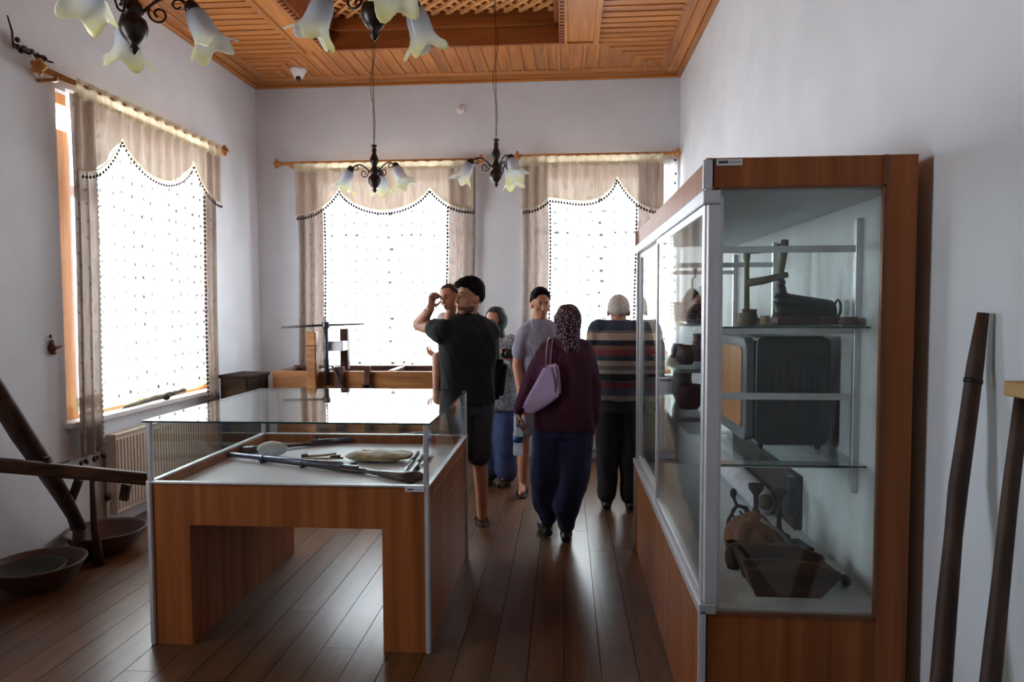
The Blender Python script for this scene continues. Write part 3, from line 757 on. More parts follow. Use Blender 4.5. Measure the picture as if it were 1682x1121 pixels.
# ------------------------------------------------------------------ tall glass cabinet
vx0, vx1, vy0, vy1, vt, vb = .435, 1.076, 2.232, 4.39, 1.997, .556
t = thing('glass_cabinet', ((vx0 + vx1) / 2, (vy0 + vy1) / 2, 0), 'tall wood-laminate museum cabinet with sliding glass doors along the right wall', 'cabinet')
gx1 = vx1 - .095
MB().box(vx0 + .012, gx1, vy0 + .004, vy1 - .004, 0, vb - .015).build('base', 'laminate', t, bevel=.001)
MB().box(vx0 + .012, gx1, vy0 + .004, vy1 - .004, 1.905, vt).build('top', 'laminate', t, bevel=.001)
MB().box(gx1, vx1, vy0, vy0 + .03, 0, vt).build('end_border', 'laminate', t, bevel=.001)
MB().box(1.045, vx1, vy0 + .03, vy1, 0, vt).build('back_board', 'laminate', t)
MB().box(1.035, 1.0449, vy0 + .03, vy1 - .002, vb - .014, 1.905).build('back_lining', 'panel', t)
MB().box(vx0 + .05, 1.0349, vy0 + .03, vy1 - .03, vb - .0149, vb - .006).build('floor_lining', 'panel', t)
MB().box(vx0 + .05, 1.0349, vy0 + .03, vy1 - .03, 1.895, 1.9049).build('top_lining', 'panel', t)
MB().box(vx0 + .05, gx1 + .04, vy0 + .012, vy0 + .018, vb - .006, 1.9).build('end_glass', 'glass_end', t)
MB().box(vx0 + .05, 1.03, vy1 - .018, vy1 - .012, vb - .006, 1.9).build('end_glass', 'glass', t)
for z0, z1, x1 in ((0, vb - .0, vx0 + .024), (1.897, vt + .001, vx0 + .03)):
    for y in (vy0, vy1 - .03):
        MB().box(vx0 - .002, x1, y - .002, y + .032, z0, z1).build('corner_trim', 'alu_white', t, bevel=.006, rnd=True)
m = MB(); m.box(vx0 - .006, vx0 + .05, vy0 - .006, vy1, 1.855, 1.897); m.box(vx0 - .002, vx0 + .012, vy0 + .03, vy1, 1.897, 1.903)
m.build('top_rail', 'alu_white', t, bevel=.003)
m = MB(); m.box(vx0 - .006, vx0 + .05, vy0 - .002, vy1, vb - .014, vb + .02); m.build('bottom_rail', 'alu', t, bevel=.003)
MB().box(vx0 + .01, vx0 + .052, vy0 + .0, vy0 + .02, vb + .02, 1.855).build('end_post', 'alu_white', t, bevel=.004)
MB().box(vx0 + .05, vx0 + .062, vy0 + .01, vy0 + .024, vb + .0, 1.88).build('end_post', 'alu', t, bevel=.002)
MB().box(vx0 + .01, vx0 + .052, vy1 - .02, vy1, vb + .02, 1.855).build('end_post', 'alu_white', t, bevel=.004)
ym = 3.36
for x, y0, y1 in ((vx0 + .012, vy0 + .02, ym + .04), (vx0 + .034, ym, vy1 - .02)):
    g = MB().box(x - .003, x + .003, y0 + .03, y1 - .03, vb + .045, 1.83).build('sliding_door', 'glass', t)
    ORIG[g.name] = ORIG[t.name]
    f = MB(); f.box(x - .008, x + .008, y0, y0 + .032, vb + .02, 1.855); f.box(x - .008, x + .008, y1 - .032, y1, vb + .02, 1.855)
    f.box(x - .008, x + .008, y0 + .032, y1 - .032, vb + .02, vb + .048); f.box(x - .008, x + .008, y0 + .032, y1 - .032, 1.828, 1.855)
    f.build('door_frame', 'alu', g, bevel=.002)
sticker(t, (vx0 + .035, vy0 + .003, 1.973), .08, .02)
m = MB()
for z0, z1 in ((1.905, vt), (vb, 1.905)):
    m.box(gx1 - .006, gx1 + .004, vy0 - .002, vy0 + .006, z0, z1)
m.box(vx0 + .05, gx1, vy0 - .002, vy0 + .006, 1.899, 1.906); m.box(vx0 + .05, gx1, vy0 - .002, vy0 + .006, vb - .014, vb - .006)
m.build('glass_bead', 'bead', t)
# uprights, brackets and glass shelves
uy = (2.53, 3.5, 4.3)
for y in uy:
    m = MB(); m.box(1.012, 1.035, y - .012, y + .012, .88, 1.84); m.box(1.014, 1.03, y - .005, y + .005, .868, .88)
    up_ = m.build('upright', 'alu', t, bevel=.001); ORIG[up_.name] = ORIG[t.name]
    for z in (1.735, 1.447, 1.213, .968):
        MB().box(.545, 1.012, y - .004, y + .004, z - .013, z + .011).build('bracket', 'alu', up_, bevel=.001)
for z, y0 in ((1.46, 2.44), (.981, 2.44)):
    MB().box(.53, 1.03, y0, 4.34, z - .002, z + .004).build('shelf', 'glass', t)
    MB().box(.53, 1.03, y0 - .002, y0, z - .002, z + .004).build('shelf_edge', 'glass_edge', t)
MB().box(.53, 1.03, 3.42, 4.34, 1.226, 1.232).build('shelf', 'glass', t)

# vintage television on the low shelf
S1, S2, S3, S0 = 1.465, 1.2325, .9855, vb - .0055
M['casing'] = plain('dark_bakelite', (10, 8, 8), .35, vary=.1, scale=5, spec=.5)
M['bezel'] = plain('grey_bezel', (88, 90, 98), .4, vary=.05)
M['screen'] = wood('tan_speaker_board', (158, 100, 50), (196, 138, 78), (6, 6, 1), rough=.4)
t = thing('television', (.88, 2.95, S3), 'large dark boxy vintage television with rounded corners on the lowest glass shelf of the cabinet', 'television')
def rrect(x0, x1, z0, z1, r, n=5):
    o = []
    for cx, cz, a in ((x1 - r, z1 - r, 0), (x0 + r, z1 - r, 90), (x0 + r, z0 + r, 180), (x1 - r, z0 + r, 270)):
        for k in range(n + 1): o.append((cx + r * math.cos(R(a + 90 * k / n)), cz + r * math.sin(R(a + 90 * k / n))))
    return o
MB().extr([(x, 2.68, z) for x, z in rrect(.72, .995, S3 + .02, S3 + .435, .035)], (0, .5, 0)).build('casing', 'casing', t, bevel=.004)
MB().extr([(.717, y, z) for y, z in rrect(2.685, 3.175, S3 + .03, S3 + .43, .04)], (-.035, 0, 0)).build('bezel', 'bezel', t, bevel=.005)
MB().extr([(.682, y, z) for y, z in rrect(2.73, 3.05, S3 + .08, S3 + .39, .03)], (-.004, 0, 0)).build('screen', 'screen', t)
for k in range(2): MB().lathe([(.018, 0), (.018, .01), (.012, .016)], (.682, 3.11, S3 + .34 - k * .07), 14, mat=align((-1, 0, 0))).build('knob', 'casing', t, smooth=True)
for y in (2.72, 3.14):
    for x in (.75, .965): MB().lathe([(.010, S3), (.012, S3 + .021)], (x, y, 0), 10).build('foot', 'black', t)
m = MB()
for k in range(9): m.box(.765 + k * .024, .777 + k * .024, 2.677, 2.68, S3 + .08, S3 + .34)
m.build('vent', 'black', t)

# top shelf
M['old_metal'] = plain('old_dull_metal', (96, 92, 84), .5, .5, vary=.15, scale=16, bump=.2)
M['old_wood'] = wood('weathered_wood', (92, 84, 70), (140, 130, 108), (10, 10, 1), rough=.7, bump=.3)
t = thing('wooden_spindle_stand', (.84, 3.0, S1), 'small weathered wooden two-post stand with a cord on the top cabinet shelf', 'stand')
MB().box(.74, .93, 2.93, 3.08, S1, S1 + .018).build('base', 'old_wood', t, bevel=.003)
MB().tube([(.765, 3.0, S1 + .018), (.762, 3.0, S1 + .25), (.762, 3.0, S1 + .275), (.762, 3.0, S1 + .30)], [.012, .010, .015, .013], 10).build('post', 'old_wood', t, smooth=True)
MB().tube([(.885, 3.0, S1 + .018), (.90, 3.0, S1 + .2), (.915, 3.0, S1 + .31), (.917, 3.0, S1 + .345)], [.016, .014, .017, .014], 10).build('post', 'old_wood', t, smooth=True)
MB().tube([(.762, 3.0, S1 + .165), (.83, 3.0, S1 + .175), (.93, 3.0, S1 + .20)], [.018, .017, .013], 10).build('crossbar', 'old_wood', t, smooth=True)
MB().tube([(.765, 3.0, S1 + .29), (.82, 3.0, S1 + .292), (.87, 3.0, S1 + .31), (.915, 3.0, S1 + .335)], .0035, 6).build('cord', 'black', t, smooth=True)
def pot(x, y, z, r, h, mat, label, cat='pot', name='small_pot', prof=None):
    pr_ = prof or [(r * .7, 0), (r * .95, h * .25), (r, h * .5), (r * .85, h * .8), (r * .9, h), (r * .8, h), (r * .7, h * .8), (r * .6, h * .3)]
    return tag(MB().lathe(pr_, (x, y, z), 20).build(name, mat, smooth=True), label, cat)
pot(.672, 2.60, S1, .03, .058, 'dark_wood', 'dark round pot left of the machine on the top cabinet shelf')
pot(.70, 2.50, S1, .018, .035, 'old_wood', 'little pale wooden cup at the front of the top cabinet shelf', 'cup', 'small_cup')
pot(.625, 2.50, S1, .02, .045, 'old_wood', 'small pale wooden pot by the corner post on the top cabinet shelf', 'pot')
pot(.985, 2.50, S1, .034, .03, 'dark_wood', 'flat round brown bowl near the back of the top cabinet shelf', 'bowl', 'small_bowl')
t = thing('sewing_machine', (.89, 2.64, S1), 'dark old machine with an upright neck on the top shelf of the glass cabinet', 'sewing machine')
MB().box(.775, 1.0, 2.60, 2.70, S1, S1 + .03).build('base', 'dark_wood', t, bevel=.006)
m = MB(); m.cap((.80, 2.65, S1 + .05), .022, (.80, 2.65, S1 + .135), .018); m.cap((.80, 2.65, S1 + .09), .03, (.97, 2.65, S1 + .065), .028); m.cap((.97, 2.65, S1 + .06), .03, (.97, 2.65, S1 + .04), .032)
m.box(.79, .985, 2.625, 2.675, S1 + .028, S1 + .06); m.build('machine_head', 'casing', t, remesh=.006, sm=4)
MB().lathe([(.012, .0), (.016, .012), (.010, .024), (.003, .03)], (.80, 2.65, S1 + .145), 12).build('top_knob', 'steel', t, smooth=True)
MB().tube([(1.003, 2.65 + .03 * math.cos(a * math.pi / 8), S1 + .06 + .03 * math.sin(a * math.pi / 8)) for a in range(16)], .005, 6, closed=True).build('hand_wheel', 'steel', t, smooth=True)
# farther along the shelves, seen through the sliding doors
t = thing('coffee_grinder', (.66, 3.68, S1), 'dark metal coffee grinder with upright handle on the top shelf beyond the sliding door', 'coffee grinder')
MB().lathe([(.055, 0), (.055, .1), (.04, .12), (.03, .14), (.012, .16)], (.66, 3.68, S1), 18).build('body', 'rust', t, smooth=True)
MB().tube([(.66, 3.68, S1 + .15), (.66, 3.68, S1 + .21), (.66, 3.61, S1 + .215), (.66, 3.61, S1 + .26)], [.005, .005, .005, .011], 8).build('handle', 'black', t, smooth=True)
for i, (x, y, z, r, h, mt, lb) in enumerate(((.78, 3.85, S1, .05, .13, 'rust', 'tall rusty metal jug far along the top cabinet shelf'), (.64, 4.08, S1, .045, .09, 'old_metal', 'dull metal bowl at the far end of the top cabinet shelf'),
        (.62, 3.62, S2, .05, .10, 'old_metal', 'dull metal pot on the middle cabinet shelf nearest the doors'), (.74, 3.82, S2, .055, .15, 'rust', 'rusty tall pot on the middle cabinet shelf'),
        (.64, 4.1, S2, .05, .08, 'dark_wood', 'dark wooden bowl at the far end of the middle cabinet shelf'), (.66, 3.75, S3, .07, .13, 'rust', 'squat rusty cauldron on the lowest glass shelf'),
        (.68, 4.08, S3, .06, .16, 'old_metal', 'dull metal churn at the far end of the lowest glass shelf'))):
    pot(x, y, z, r, h, mt, lb, 'pot', 'metal_pot')

# cabinet floor
M['paper'] = plain('white_rolled_cloth', (205, 205, 216), .8, vary=.05)
t = thing('rolled_cloth', (.96, 3.72, S0), 'white rolled cloth lying along the back of the cabinet floor', 'roll')
MB().tube([(.935, 3.30, S0 + .062), (.93, 3.75, S0 + .062), (.935, 4.2, S0 + .062)], .06, 20).build('roll', 'paper', t, smooth=True)
MB().tube([(.935, 3.301, S0 + .062), (.935, 3.292, S0 + .062)], [.038, .036], 16).build('inner_turn', 'old_wood', t, smooth=True)
t = thing('metal_box', (1.01, 3.6, S0), 'long dark metal box standing behind the white roll against the cabinet back', 'box')
MB().box(1.0, 1.032, 3.08, 4.2, S0, S0 + .24).build('body', 'rust', t, bevel=.003)
MB().obox((.985, 3.10, S0 + .15), (.035, .05, .17), (0, .05, .3)).build('flap', 'steel', t, bevel=.003)
def candlestick(x, y, h, lab, m='rust'):
    tag(MB().lathe([(.045, 0), (.047, .012), (.02, .026), (.011, .045), (.009, h * .4), (.018, h * .5), (.009, h * .6), (.011, h * .8), (.03, h * .92), (.032, h), (.022, h), (.006, h * .93)], (x, y, S0), 18).build('candlestick', m, smooth=True), lab, 'candlestick', 'iron candlesticks')
candlestick(.80, 2.95, .235, 'taller dark iron candlestick behind the brown saddle on the cabinet floor')
candlestick(.905, 2.98, .205, 'shorter dark iron candlestick right of the tall one on the cabinet floor')
t = thing('scrolled_iron_stand', (.715, 2.85, S0), 'dark wrought-iron stand with scrolls at the left on the cabinet floor', 'iron stand')
m = MB(); P = Vector((.71, 2.88, S0))
m.tube([P + Vector((-.02, 0, .2)), P + Vector((-.005, 0, .165)), P + Vector((.035, 0, .155)), P + Vector((.05, 0, .12)), P + Vector((.052, 0, 0))], .007, 8)
m.build('leg', 'rust', t, smooth=True)
MB().tube([P + Vector((-.045, 0, 0)), P + Vector((-.04, 0, .1)), P + Vector((-.005, 0, .165))], .007, 8).build('leg', 'rust', t, smooth=True)
MB().tube([P + Vector((.0 + .034 * (1 - i / 30 * .7) * math.cos(i / 4), 0, .13 + .034 * (1 - i / 30 * .7) * math.sin(i / 4))) for i in range(30)], .0055, 6).build('scroll', 'rust', t, smooth=True)
MB().ell(P + Vector((-.02, 0, .215)), (.014, .014, .02)).build('tip', 'rust', t, smooth=True)
pot(.63, 2.62, S0, .03, .1, 'rust', 'small dark iron vessel by the cabinet corner post', 'vessel', 'iron_vessel')
M['saddle'] = plain('brown_burlap_leather', (112, 70, 44), .8, vary=.25, scale=16, bump=.5)
M['trough'] = wood('grey_brown_wood', (56, 42, 36), (96, 72, 58), (1.5, 8, 8), rough=.7, bump=.35, spec=.2)
t = thing('wooden_trough', (.765, 2.46, S0), 'grey-brown wooden trough with slanted ends at the front of the cabinet floor', 'trough')
zt = S0 + .125
for ya in (2.36, 2.52):
    MB().extr([(.60, ya, zt), (.70, ya, zt + .004), (.84, ya, zt - .006), (.925, ya, zt - .038), (.93, ya, zt - .048), (.86, ya, S0), (.645, ya, S0)], (0, .02, 0)).build('side', 'trough', t, bevel=.003)
MB().box(.65, .855, 2.38, 2.52, S0, S0 + .015).build('bottom', 'trough', t)
MB().extr([(.605, 2.38, zt - .006), (.62, 2.38, zt - .006), (.662, 2.38, S0 + .015), (.648, 2.38, S0 + .012)], (0, .14, 0)).build('end', 'trough', t)
MB().extr([(.922, 2.38, zt - .05), (.905, 2.38, zt - .05), (.845, 2.38, S0 + .015), (.858, 2.38, S0 + .012)], (0, .14, 0)).build('end', 'trough', t)
t = thing('pack_saddle', (.73, 2.72, S0), 'brown rounded pack saddle with small holes behind the trough on the cabinet floor', 'saddle')
m = MB(); m.ell((.72, 2.73, S0 + .075), (.10, .10, .105), fn=lambda v: Vector((v.x, v.y, max(v.z, -.07) * (1 + .08 * math.sin(v.x * 40))))); m.cap((.65, 2.66, S0 + .03), .026, (.68, 2.66, S0 + .14), .026)
m.cap((.77, 2.68, S0 + .13), .022, (.85, 2.63, S0 + .03), .022); m.build('body', 'saddle', t, remesh=.007)
for k in range(6): MB().ell((.685 + .024 * k, 2.634 + .008 * abs(k - 2), S0 + .115 - .02 * (k % 3)), .0065, seg=8, rings=5).build('eyelet', 'black', t)
MB().tube([(.74, 2.66, S0 + .175), (.80, 2.64, S0 + .14), (.86, 2.61, S0 + .07), (.90, 2.60, S0 + .02)], [.012, .01, .01, .008], 8, flat=.6).build('strap', 'old_wood', t, smooth=True)
t = thing('long_ladle', (.93, 2.72, S0), 'long-handled black iron scoop lying beside the saddle on the cabinet floor', 'scoop')
MB().obox((.915, 2.80, S0 + .02), (.10, .12, .035), (0, 0, .2)).build('scoop', 'black', t, bevel=.006)
MB().tube([(.935, 2.75, S0 + .03), (.955, 2.62, S0 + .028), (.975, 2.50, S0 + .025)], .008, 8).build('handle', 'black', t, smooth=True)
MB().ell((.98, 2.47, S0 + .022), (.018, .026, .02)).build('handle_end', 'black', t, smooth=True)
# ------------------------------------------------------------------ workbench and press under the back window
BT = .955
bx0, bx1, by0, by1 = -2.68, -.95, 6.17, 6.72
t = thing('wooden_loom_bench', ((bx0 + bx1) / 2, (by0 + by1) / 2, 0), 'old orange-brown wooden bench frame with dark posts under the left back window', 'bench')
MB().box(bx0, bx1, by0, by0 + .05, .76, BT - .01).build('front_rail', 'bench', t, bevel=.006)
MB().box(bx0, bx1, by1 - .05, by1, .76, BT).build('rear_rail', 'bench_dark', t, bevel=.006)
for x in (bx0, bx1 - .05): MB().box(x, x + .05, by0 + .05, by1 - .05, .76, BT - .01).build('end_rail', 'bench_dark', t, bevel=.005)
for x0, x1 in ((-2.30, -2.23), (-1.62, -1.56)): MB().box(x0, x1, by0 + .05, by1 - .05, BT - .05, BT - .005).build('slat', 'bench_dark', t, bevel=.004)
MB().box(bx0 + .03, bx1 - .03, by0 + .01, by0 + .035, .36, .76).build('front_board', 'bench', t, bevel=.004)
MB().box(bx0 + .05, bx1 - .05, by0 + .05, by1 - .05, .42, .45).build('lower_shelf', 'bench', t, bevel=.004)
for x in (bx0 + .02, bx1 - .09):
    for y in (by0 + .055, by1 - .12): MB().box(x, x + .07, y, y + .06, 0, .76).build('leg', 'bench_dark', t, bevel=.004)
for x0, x1, z0, z1, mt in ((-2.06 - .02, -2.0, .40, .99, 'bench_dark'), (-1.81, -1.755, .40, 1.0, 'bench_dark'), (-1.83, -1.735, .80, .83, 'bench_dark'), (-1.5, -1.45, .36, .76, 'bench_dark')):
    MB().box(x0, x1, by0 - .04, by0, z0, z1).build('post', mt, t, bevel=.004)
t = thing('wooden_screw_press', (-2.2, 6.13, .955), 'wooden post press with iron screw and long crossbar standing at the bench', 'press')
MB().box(-2.325, -2.235, 6.08, 6.165, .36, 1.31).build('post', 'bench', t, bevel=.008)
MB().box(-2.33, -2.23, 6.075, 6.168, 1.18, 1.19).build('post_band', 'bench_dark', t, bevel=.002)
MB().box(-2.085, -2.01, 6.30, 6.37, .95, 1.33).build('post', 'bench_dark', t, bevel=.006)
MB().tube([(-2.155, 6.13, .82), (-2.155, 6.13, 1.36)], .022, 14).build('screw', 'steel', t, smooth=True)
MB().lathe([(.03, 1.34), (.034, 1.35), (.034, 1.39), (.028, 1.40)], (-2.155, 6.13, 0), 14).build('screw_head', 'steel', t, smooth=True)
MB().tube([(-2.50, 5.97, 1.355), (-2.155, 6.13, 1.368), (-1.84, 6.27, 1.375)], [.009, .011, .008], 8).build('crossbar', 'black', t, smooth=True)
MB().box(-2.20, -2.01, 6.16, 6.30, 1.13, 1.22).build('clamp_block', 'alu', t, bevel=.006)
MB().tube([(-2.10, 6.12, 1.0), (-2.03, 6.10, .88), (-1.94, 6.09, .77)], [.009, .009, .007], 8).build('lever', 'black', t, smooth=True)
M['chest_wood'] = wood('dark_chest_wood', (34, 22, 16), (60, 42, 32), (1, 8, 8), rough=.8, spec=.1)
t = thing('old_wooden_chest', (-2.87, 5.95, 0), 'dark brown wooden box standing in the corner left of the bench', 'chest')
MB().obox((-2.87, 6.02, .47), (.26, .36, .90), (0, 0, -.12)).build('body', 'chest_wood', t, bevel=.01)
MB().obox((-2.87, 6.02, .925), (.28, .38, .03), (0, 0, -.12)).build('lid', 'chest_wood', t, bevel=.006)

# ------------------------------------------------------------------ yoke on the side window sill
t = thing('wooden_yoke', (-3.14, 5.05, .807), 'weathered wooden bar with a centre knob lying on the side window sill', 'yoke')
zz = .83
MB().tube([(-3.15, 4.70, zz - .01), (-3.15, 4.85, zz - .002), (-3.14, 5.05, zz + .01), (-3.14, 5.20, zz + .012)], [.010, .018, .022, .024], 10).build('bar', 'old_wood', t, smooth=True)
MB().tube([(-3.14, 5.20, zz + .012), (-3.15, 5.35, zz + .014), (-3.17, 5.50, zz + .016), (-3.17, 5.54, zz + .016)], [.022, .02, .02, .024], 10).build('bar', 'dark_wood', t, smooth=True)
MB().ell((-3.12, 5.2, zz + .006), (.03, .034, .028)).build('knob', 'rust', t, smooth=True)

# ------------------------------------------------------------------ plough by the left wall
t = thing('wooden_plough', (-2.9, 3.8, 0), 'old wooden plough with a long beam and curved handle against the left wall', 'plough')
pa = atx(-140, 430, -3.06); 
P = [at(-60, 560, 3.22), at(-10, 640, 3.36), at(40, 720, 3.56), at(75, 772, 3.70), at(105, 820, 3.83), at(132, 868, 3.93)]
for p in P: p.x = max(p.x, -3.10)
MB().tube(P, [.06, .075, .08, .072, .06, .045], 12, flat=.55).build('curved_handle', 'dark_wood', t, smooth=True)
a, c = at(-70, 758, 3.24), at(242, 787, 3.80)
MB().beam(a, c, .06, .07).build('beam', 'dark_wood_x', t, bevel=.008)
p0, p1, p2 = at(130, 788, 3.84), at(112, 835, 3.9), at(125, 868, 4.0)
MB().tube([p0, p1, p2], [.026, .024, .03], 10).build('brace', 'dark_wood', t, smooth=True)
p0 = at(152, 790, 3.86); MB().tube([p0, p0 - Vector((0, 0, .25)), Vector((p0.x + .01, p0.y + .02, .0))], [.016, .02, .03], 10).build('leg', 'dark_wood', t, smooth=True)
p0 = P[-1]; MB().tube([p0, Vector((p0.x, p0.y - .02, .0))], [.04, .05], 10).build('foot', 'rust', t, smooth=True)
p0 = at(78, 768, 3.50); m = MB(); m.tube([p0 + Vector((0, .16 * k, 0)) for k in (0, 1)], .009, 8); m.obox(p0, (.03, .02, .11)); m.build('iron_pin', 'rust', t)
p0 = at(205, 795, 3.86); MB().obox((p0.x, p0.y, p0.z - .05), (.05, .03, .1), (0, .2, 0)).build('hook', 'rust', t, bevel=.004)

def bowl(cx, cy, r, h, label, g='wooden bowls'):
    prof = [(r * .55, 0), (r * .8, h * .4), (r * .97, h * .9), (r, h), (r * .955, h), (r * .9, h * .88), (r * .74, h * .42), (r * .5, h * .12), (.004, h * .1)]
    return tag(MB().lathe(prof, (cx, cy, 0), 40, close=False).build('shallow_bowl', 'clay', smooth=True), label, 'bowl', g)
# closed underside
c1 = atz(172, 868, .14); c2 = atz(55, 922, .14)
for c, lab in ((c1, 'large shallow brown bowl on the floor nearer the radiator'), (c2, 'large shallow brown bowl on the floor with a dark dish in it')):
    cx = max(c.x, XL + .26); bowl(cx, c.y, .235, .14, lab)
cx = max(c2.x, XL + .26)
M['dish'] = plain('dark_green_metal', (46, 48, 36), .5, .3, vary=.2, scale=12)
tag(MB().lathe([(.08, .03), (.13, .05), (.165, .10), (.17, .115), (.16, .112), (.12, .065), (.004, .045)], (cx - .03, c2.y - .02, 0), 28, close=False).build('metal_dish', 'dish', smooth=True), 'dark green-brown metal dish sitting inside a shallow floor bowl', 'dish')

# ------------------------------------------------------------------ long wooden handles leaning on the right wall
def shaft(pts, rad, label, mat, name='wooden_shaft'):
    t = thing(name, (pts[-1].x, pts[-1].y, 0), label, 'pole', 'wooden poles leaning on the right wall')
    MB().tube(pts, rad, 12).build('shaft', mat, t, smooth=True); return t
q = [atx(1615, 514, 1.10), atx(1602, 600, 1.085), atx(1590, 690, 1.06), atx(1574, 800, 1.035), atx(1566, 880, 1.01), atx(1555, 1000, .985), atx(1546, 1115, .955)]
e_ = q[-1] + (q[-1] - q[-2]).normalized() * (q[-1].z / abs((q[-1] - q[-2]).normalized().z)); e_.z = 0.0
t = shaft(q + [e_], [.014, .020, .021, .023, .021, .024, .025, .027], 'long dark bent wooden pole leaning on the right wall next to the cabinet', 'dark_wood')
k = q[1] + (q[2] - q[1]) * .25; MB().tube([k, k + (q[2] - q[1]).normalized() * .012], [.0225, .0225], 12).build('notch_band', 'black', t, smooth=True)
q = [atx(1680, 640, 1.09), atx(1668, 740, 1.075), atx(1657, 830, 1.06), atx(1645, 950, 1.04), atx(1633, 1060, 1.02), atx(1627, 1118, 1.005)]
e_ = q[-1] + (q[-1] - q[-2]).normalized() * (q[-1].z / abs((q[-1] - q[-2]).normalized().z)); e_.z = 0.0
t = shaft(q + [e_], [.015, .017, .018, .019, .021, .022, .026], 'dark wooden pole with a pale block on top at the right edge of the photo', 'dark_wood')
M['pale_wood'] = wood('pale_wood', (168, 132, 84), (204, 168, 116), (8, 1, 8), rough=.6)
k = q[0]; MB().obox((k.x - .0, k.y - .012, k.z + .0), (.05, .09, .036)).build('top_block', 'pale_wood', t, bevel=.003)
# ------------------------------------------------------------------ people
M['skin'] = plain('tanned_skin', (184, 128, 100), .55, vary=.06, scale=10)
M['skin_pale'] = plain('light_skin', (206, 152, 126), .55, vary=.05, scale=10)
M['skin_dark'] = plain('brown_skin', (140, 92, 70), .55, vary=.06, scale=10)
M['hair_black'] = plain('black_hair', (14, 12, 12), .85, vary=.3, scale=60, bump=.6, spec=.12, stretch=(1, 1, .3))
M['hair_brown'] = plain('short_brown_hair', (66, 46, 36), .7, vary=.2, scale=60, bump=.3)
M['hair_grey'] = plain('short_grey_hair', (192, 182, 174), .8, vary=.12, scale=70, bump=.3)
M['eye'] = plain('eye_white', (170, 160, 155), .35, vary=.0)
M['lips'] = plain('lips', (140, 76, 68), .5, vary=.03)
M['grey_tee'] = plain('grey_lavender_cotton', (142, 142, 160), .9, vary=.05, scale=30, bump=.15)
M['navy'] = plain('navy_trousers_cloth', (34, 42, 80), .85, vary=.12, scale=14, bump=.3)
M['blue_denim'] = plain('blue_skirt_cloth', (52, 66, 108), .85, vary=.12, scale=14, bump=.3)
M['charcoal'] = plain('charcoal_cloth', (50, 52, 60), .85, vary=.12, scale=14, bump=.3)
M['dark_trousers'] = plain('black_trousers_cloth', (17, 18, 20), .85, vary=.12, scale=14, bump=.3)
M['plum'] = plain('plum_knit', (72, 28, 52), .9, vary=.08, scale=50, bump=.2)
M['lavender'] = plain('lavender_bag_leather', (214, 192, 234), .45, vary=.05, scale=12)
M['strap_pink'] = plain('mauve_strap', (140, 108, 130), .5, vary=.06)
M['white_cotton'] = plain('white_cotton', (214, 206, 206), .85, vary=.04)
M['light_shorts'] = plain('pale_grey_shorts', (150, 156, 168), .85, vary=.06)
M['shoe_black'] = plain('black_shoe', (15, 15, 17), .4)
M['sandal'] = plain('brown_sandal', (62, 42, 32), .5)
def pattern(name, stops, scale, kind='VORONOI'):
    m, n, l, b = newmat(name)
    v = n.new('ShaderNodeTexVoronoi'); v.inputs['Scale'].default_value = scale; l.new(coords(n, l), v.inputs['Vector'])
    r = ramp(n, stops, 'CONSTANT'); l.new(v.outputs['Distance'], r.inputs[0]); l.new(r.outputs[0], b.inputs['Base Color'])
    b.inputs['Roughness'].default_value = .8; return m
M['scarf'] = pattern('patterned_headscarf', [(0, (160, 128, 140)), (.3, (112, 70, 86)), (.46, (24, 16, 26)), (1, (24, 16, 26))], 62)
M['scarf2'] = pattern('dark_headscarf', [(0, (60, 66, 58)), (.3, (26, 30, 28)), (1, (20, 22, 24))], 30)
M['print_top'] = pattern('grey_printed_blouse', [(0, (30, 34, 40)), (.3, (110, 112, 118)), (.5, (150, 150, 156)), (1, (150, 150, 156))], 80)
m_, n_, l_, b_ = newmat('striped_knit')
tc = n_.new('ShaderNodeTexCoord'); sp = n_.new('ShaderNodeSeparateXYZ'); l_.new(tc.outputs['Generated'], sp.inputs[0])
st = [(0, (122, 114, 108)), (.08, (58, 62, 78)), (.17, (92, 34, 40)), (.235, (66, 66, 78)), (.26, (20, 22, 30)), (.34, (140, 132, 124)), (.39, (100, 92, 92)), (.44, (142, 128, 118)),
      (.50, (46, 54, 62)), (.56, (112, 48, 52)), (.63, (112, 74, 68)), (.68, (24, 30, 44)), (.745, (164, 142, 126)), (.83, (104, 92, 90)), (.86, (52, 60, 78)), (1, (52, 60, 78))]
rp = ramp(n_, st, 'CONSTANT'); l_.new(sp.outputs[2], rp.inputs[0]); l_.new(rp.outputs[0], b_.inputs['Base Color']); b_.inputs['Roughness'].default_value = .9
M['striped'] = m_

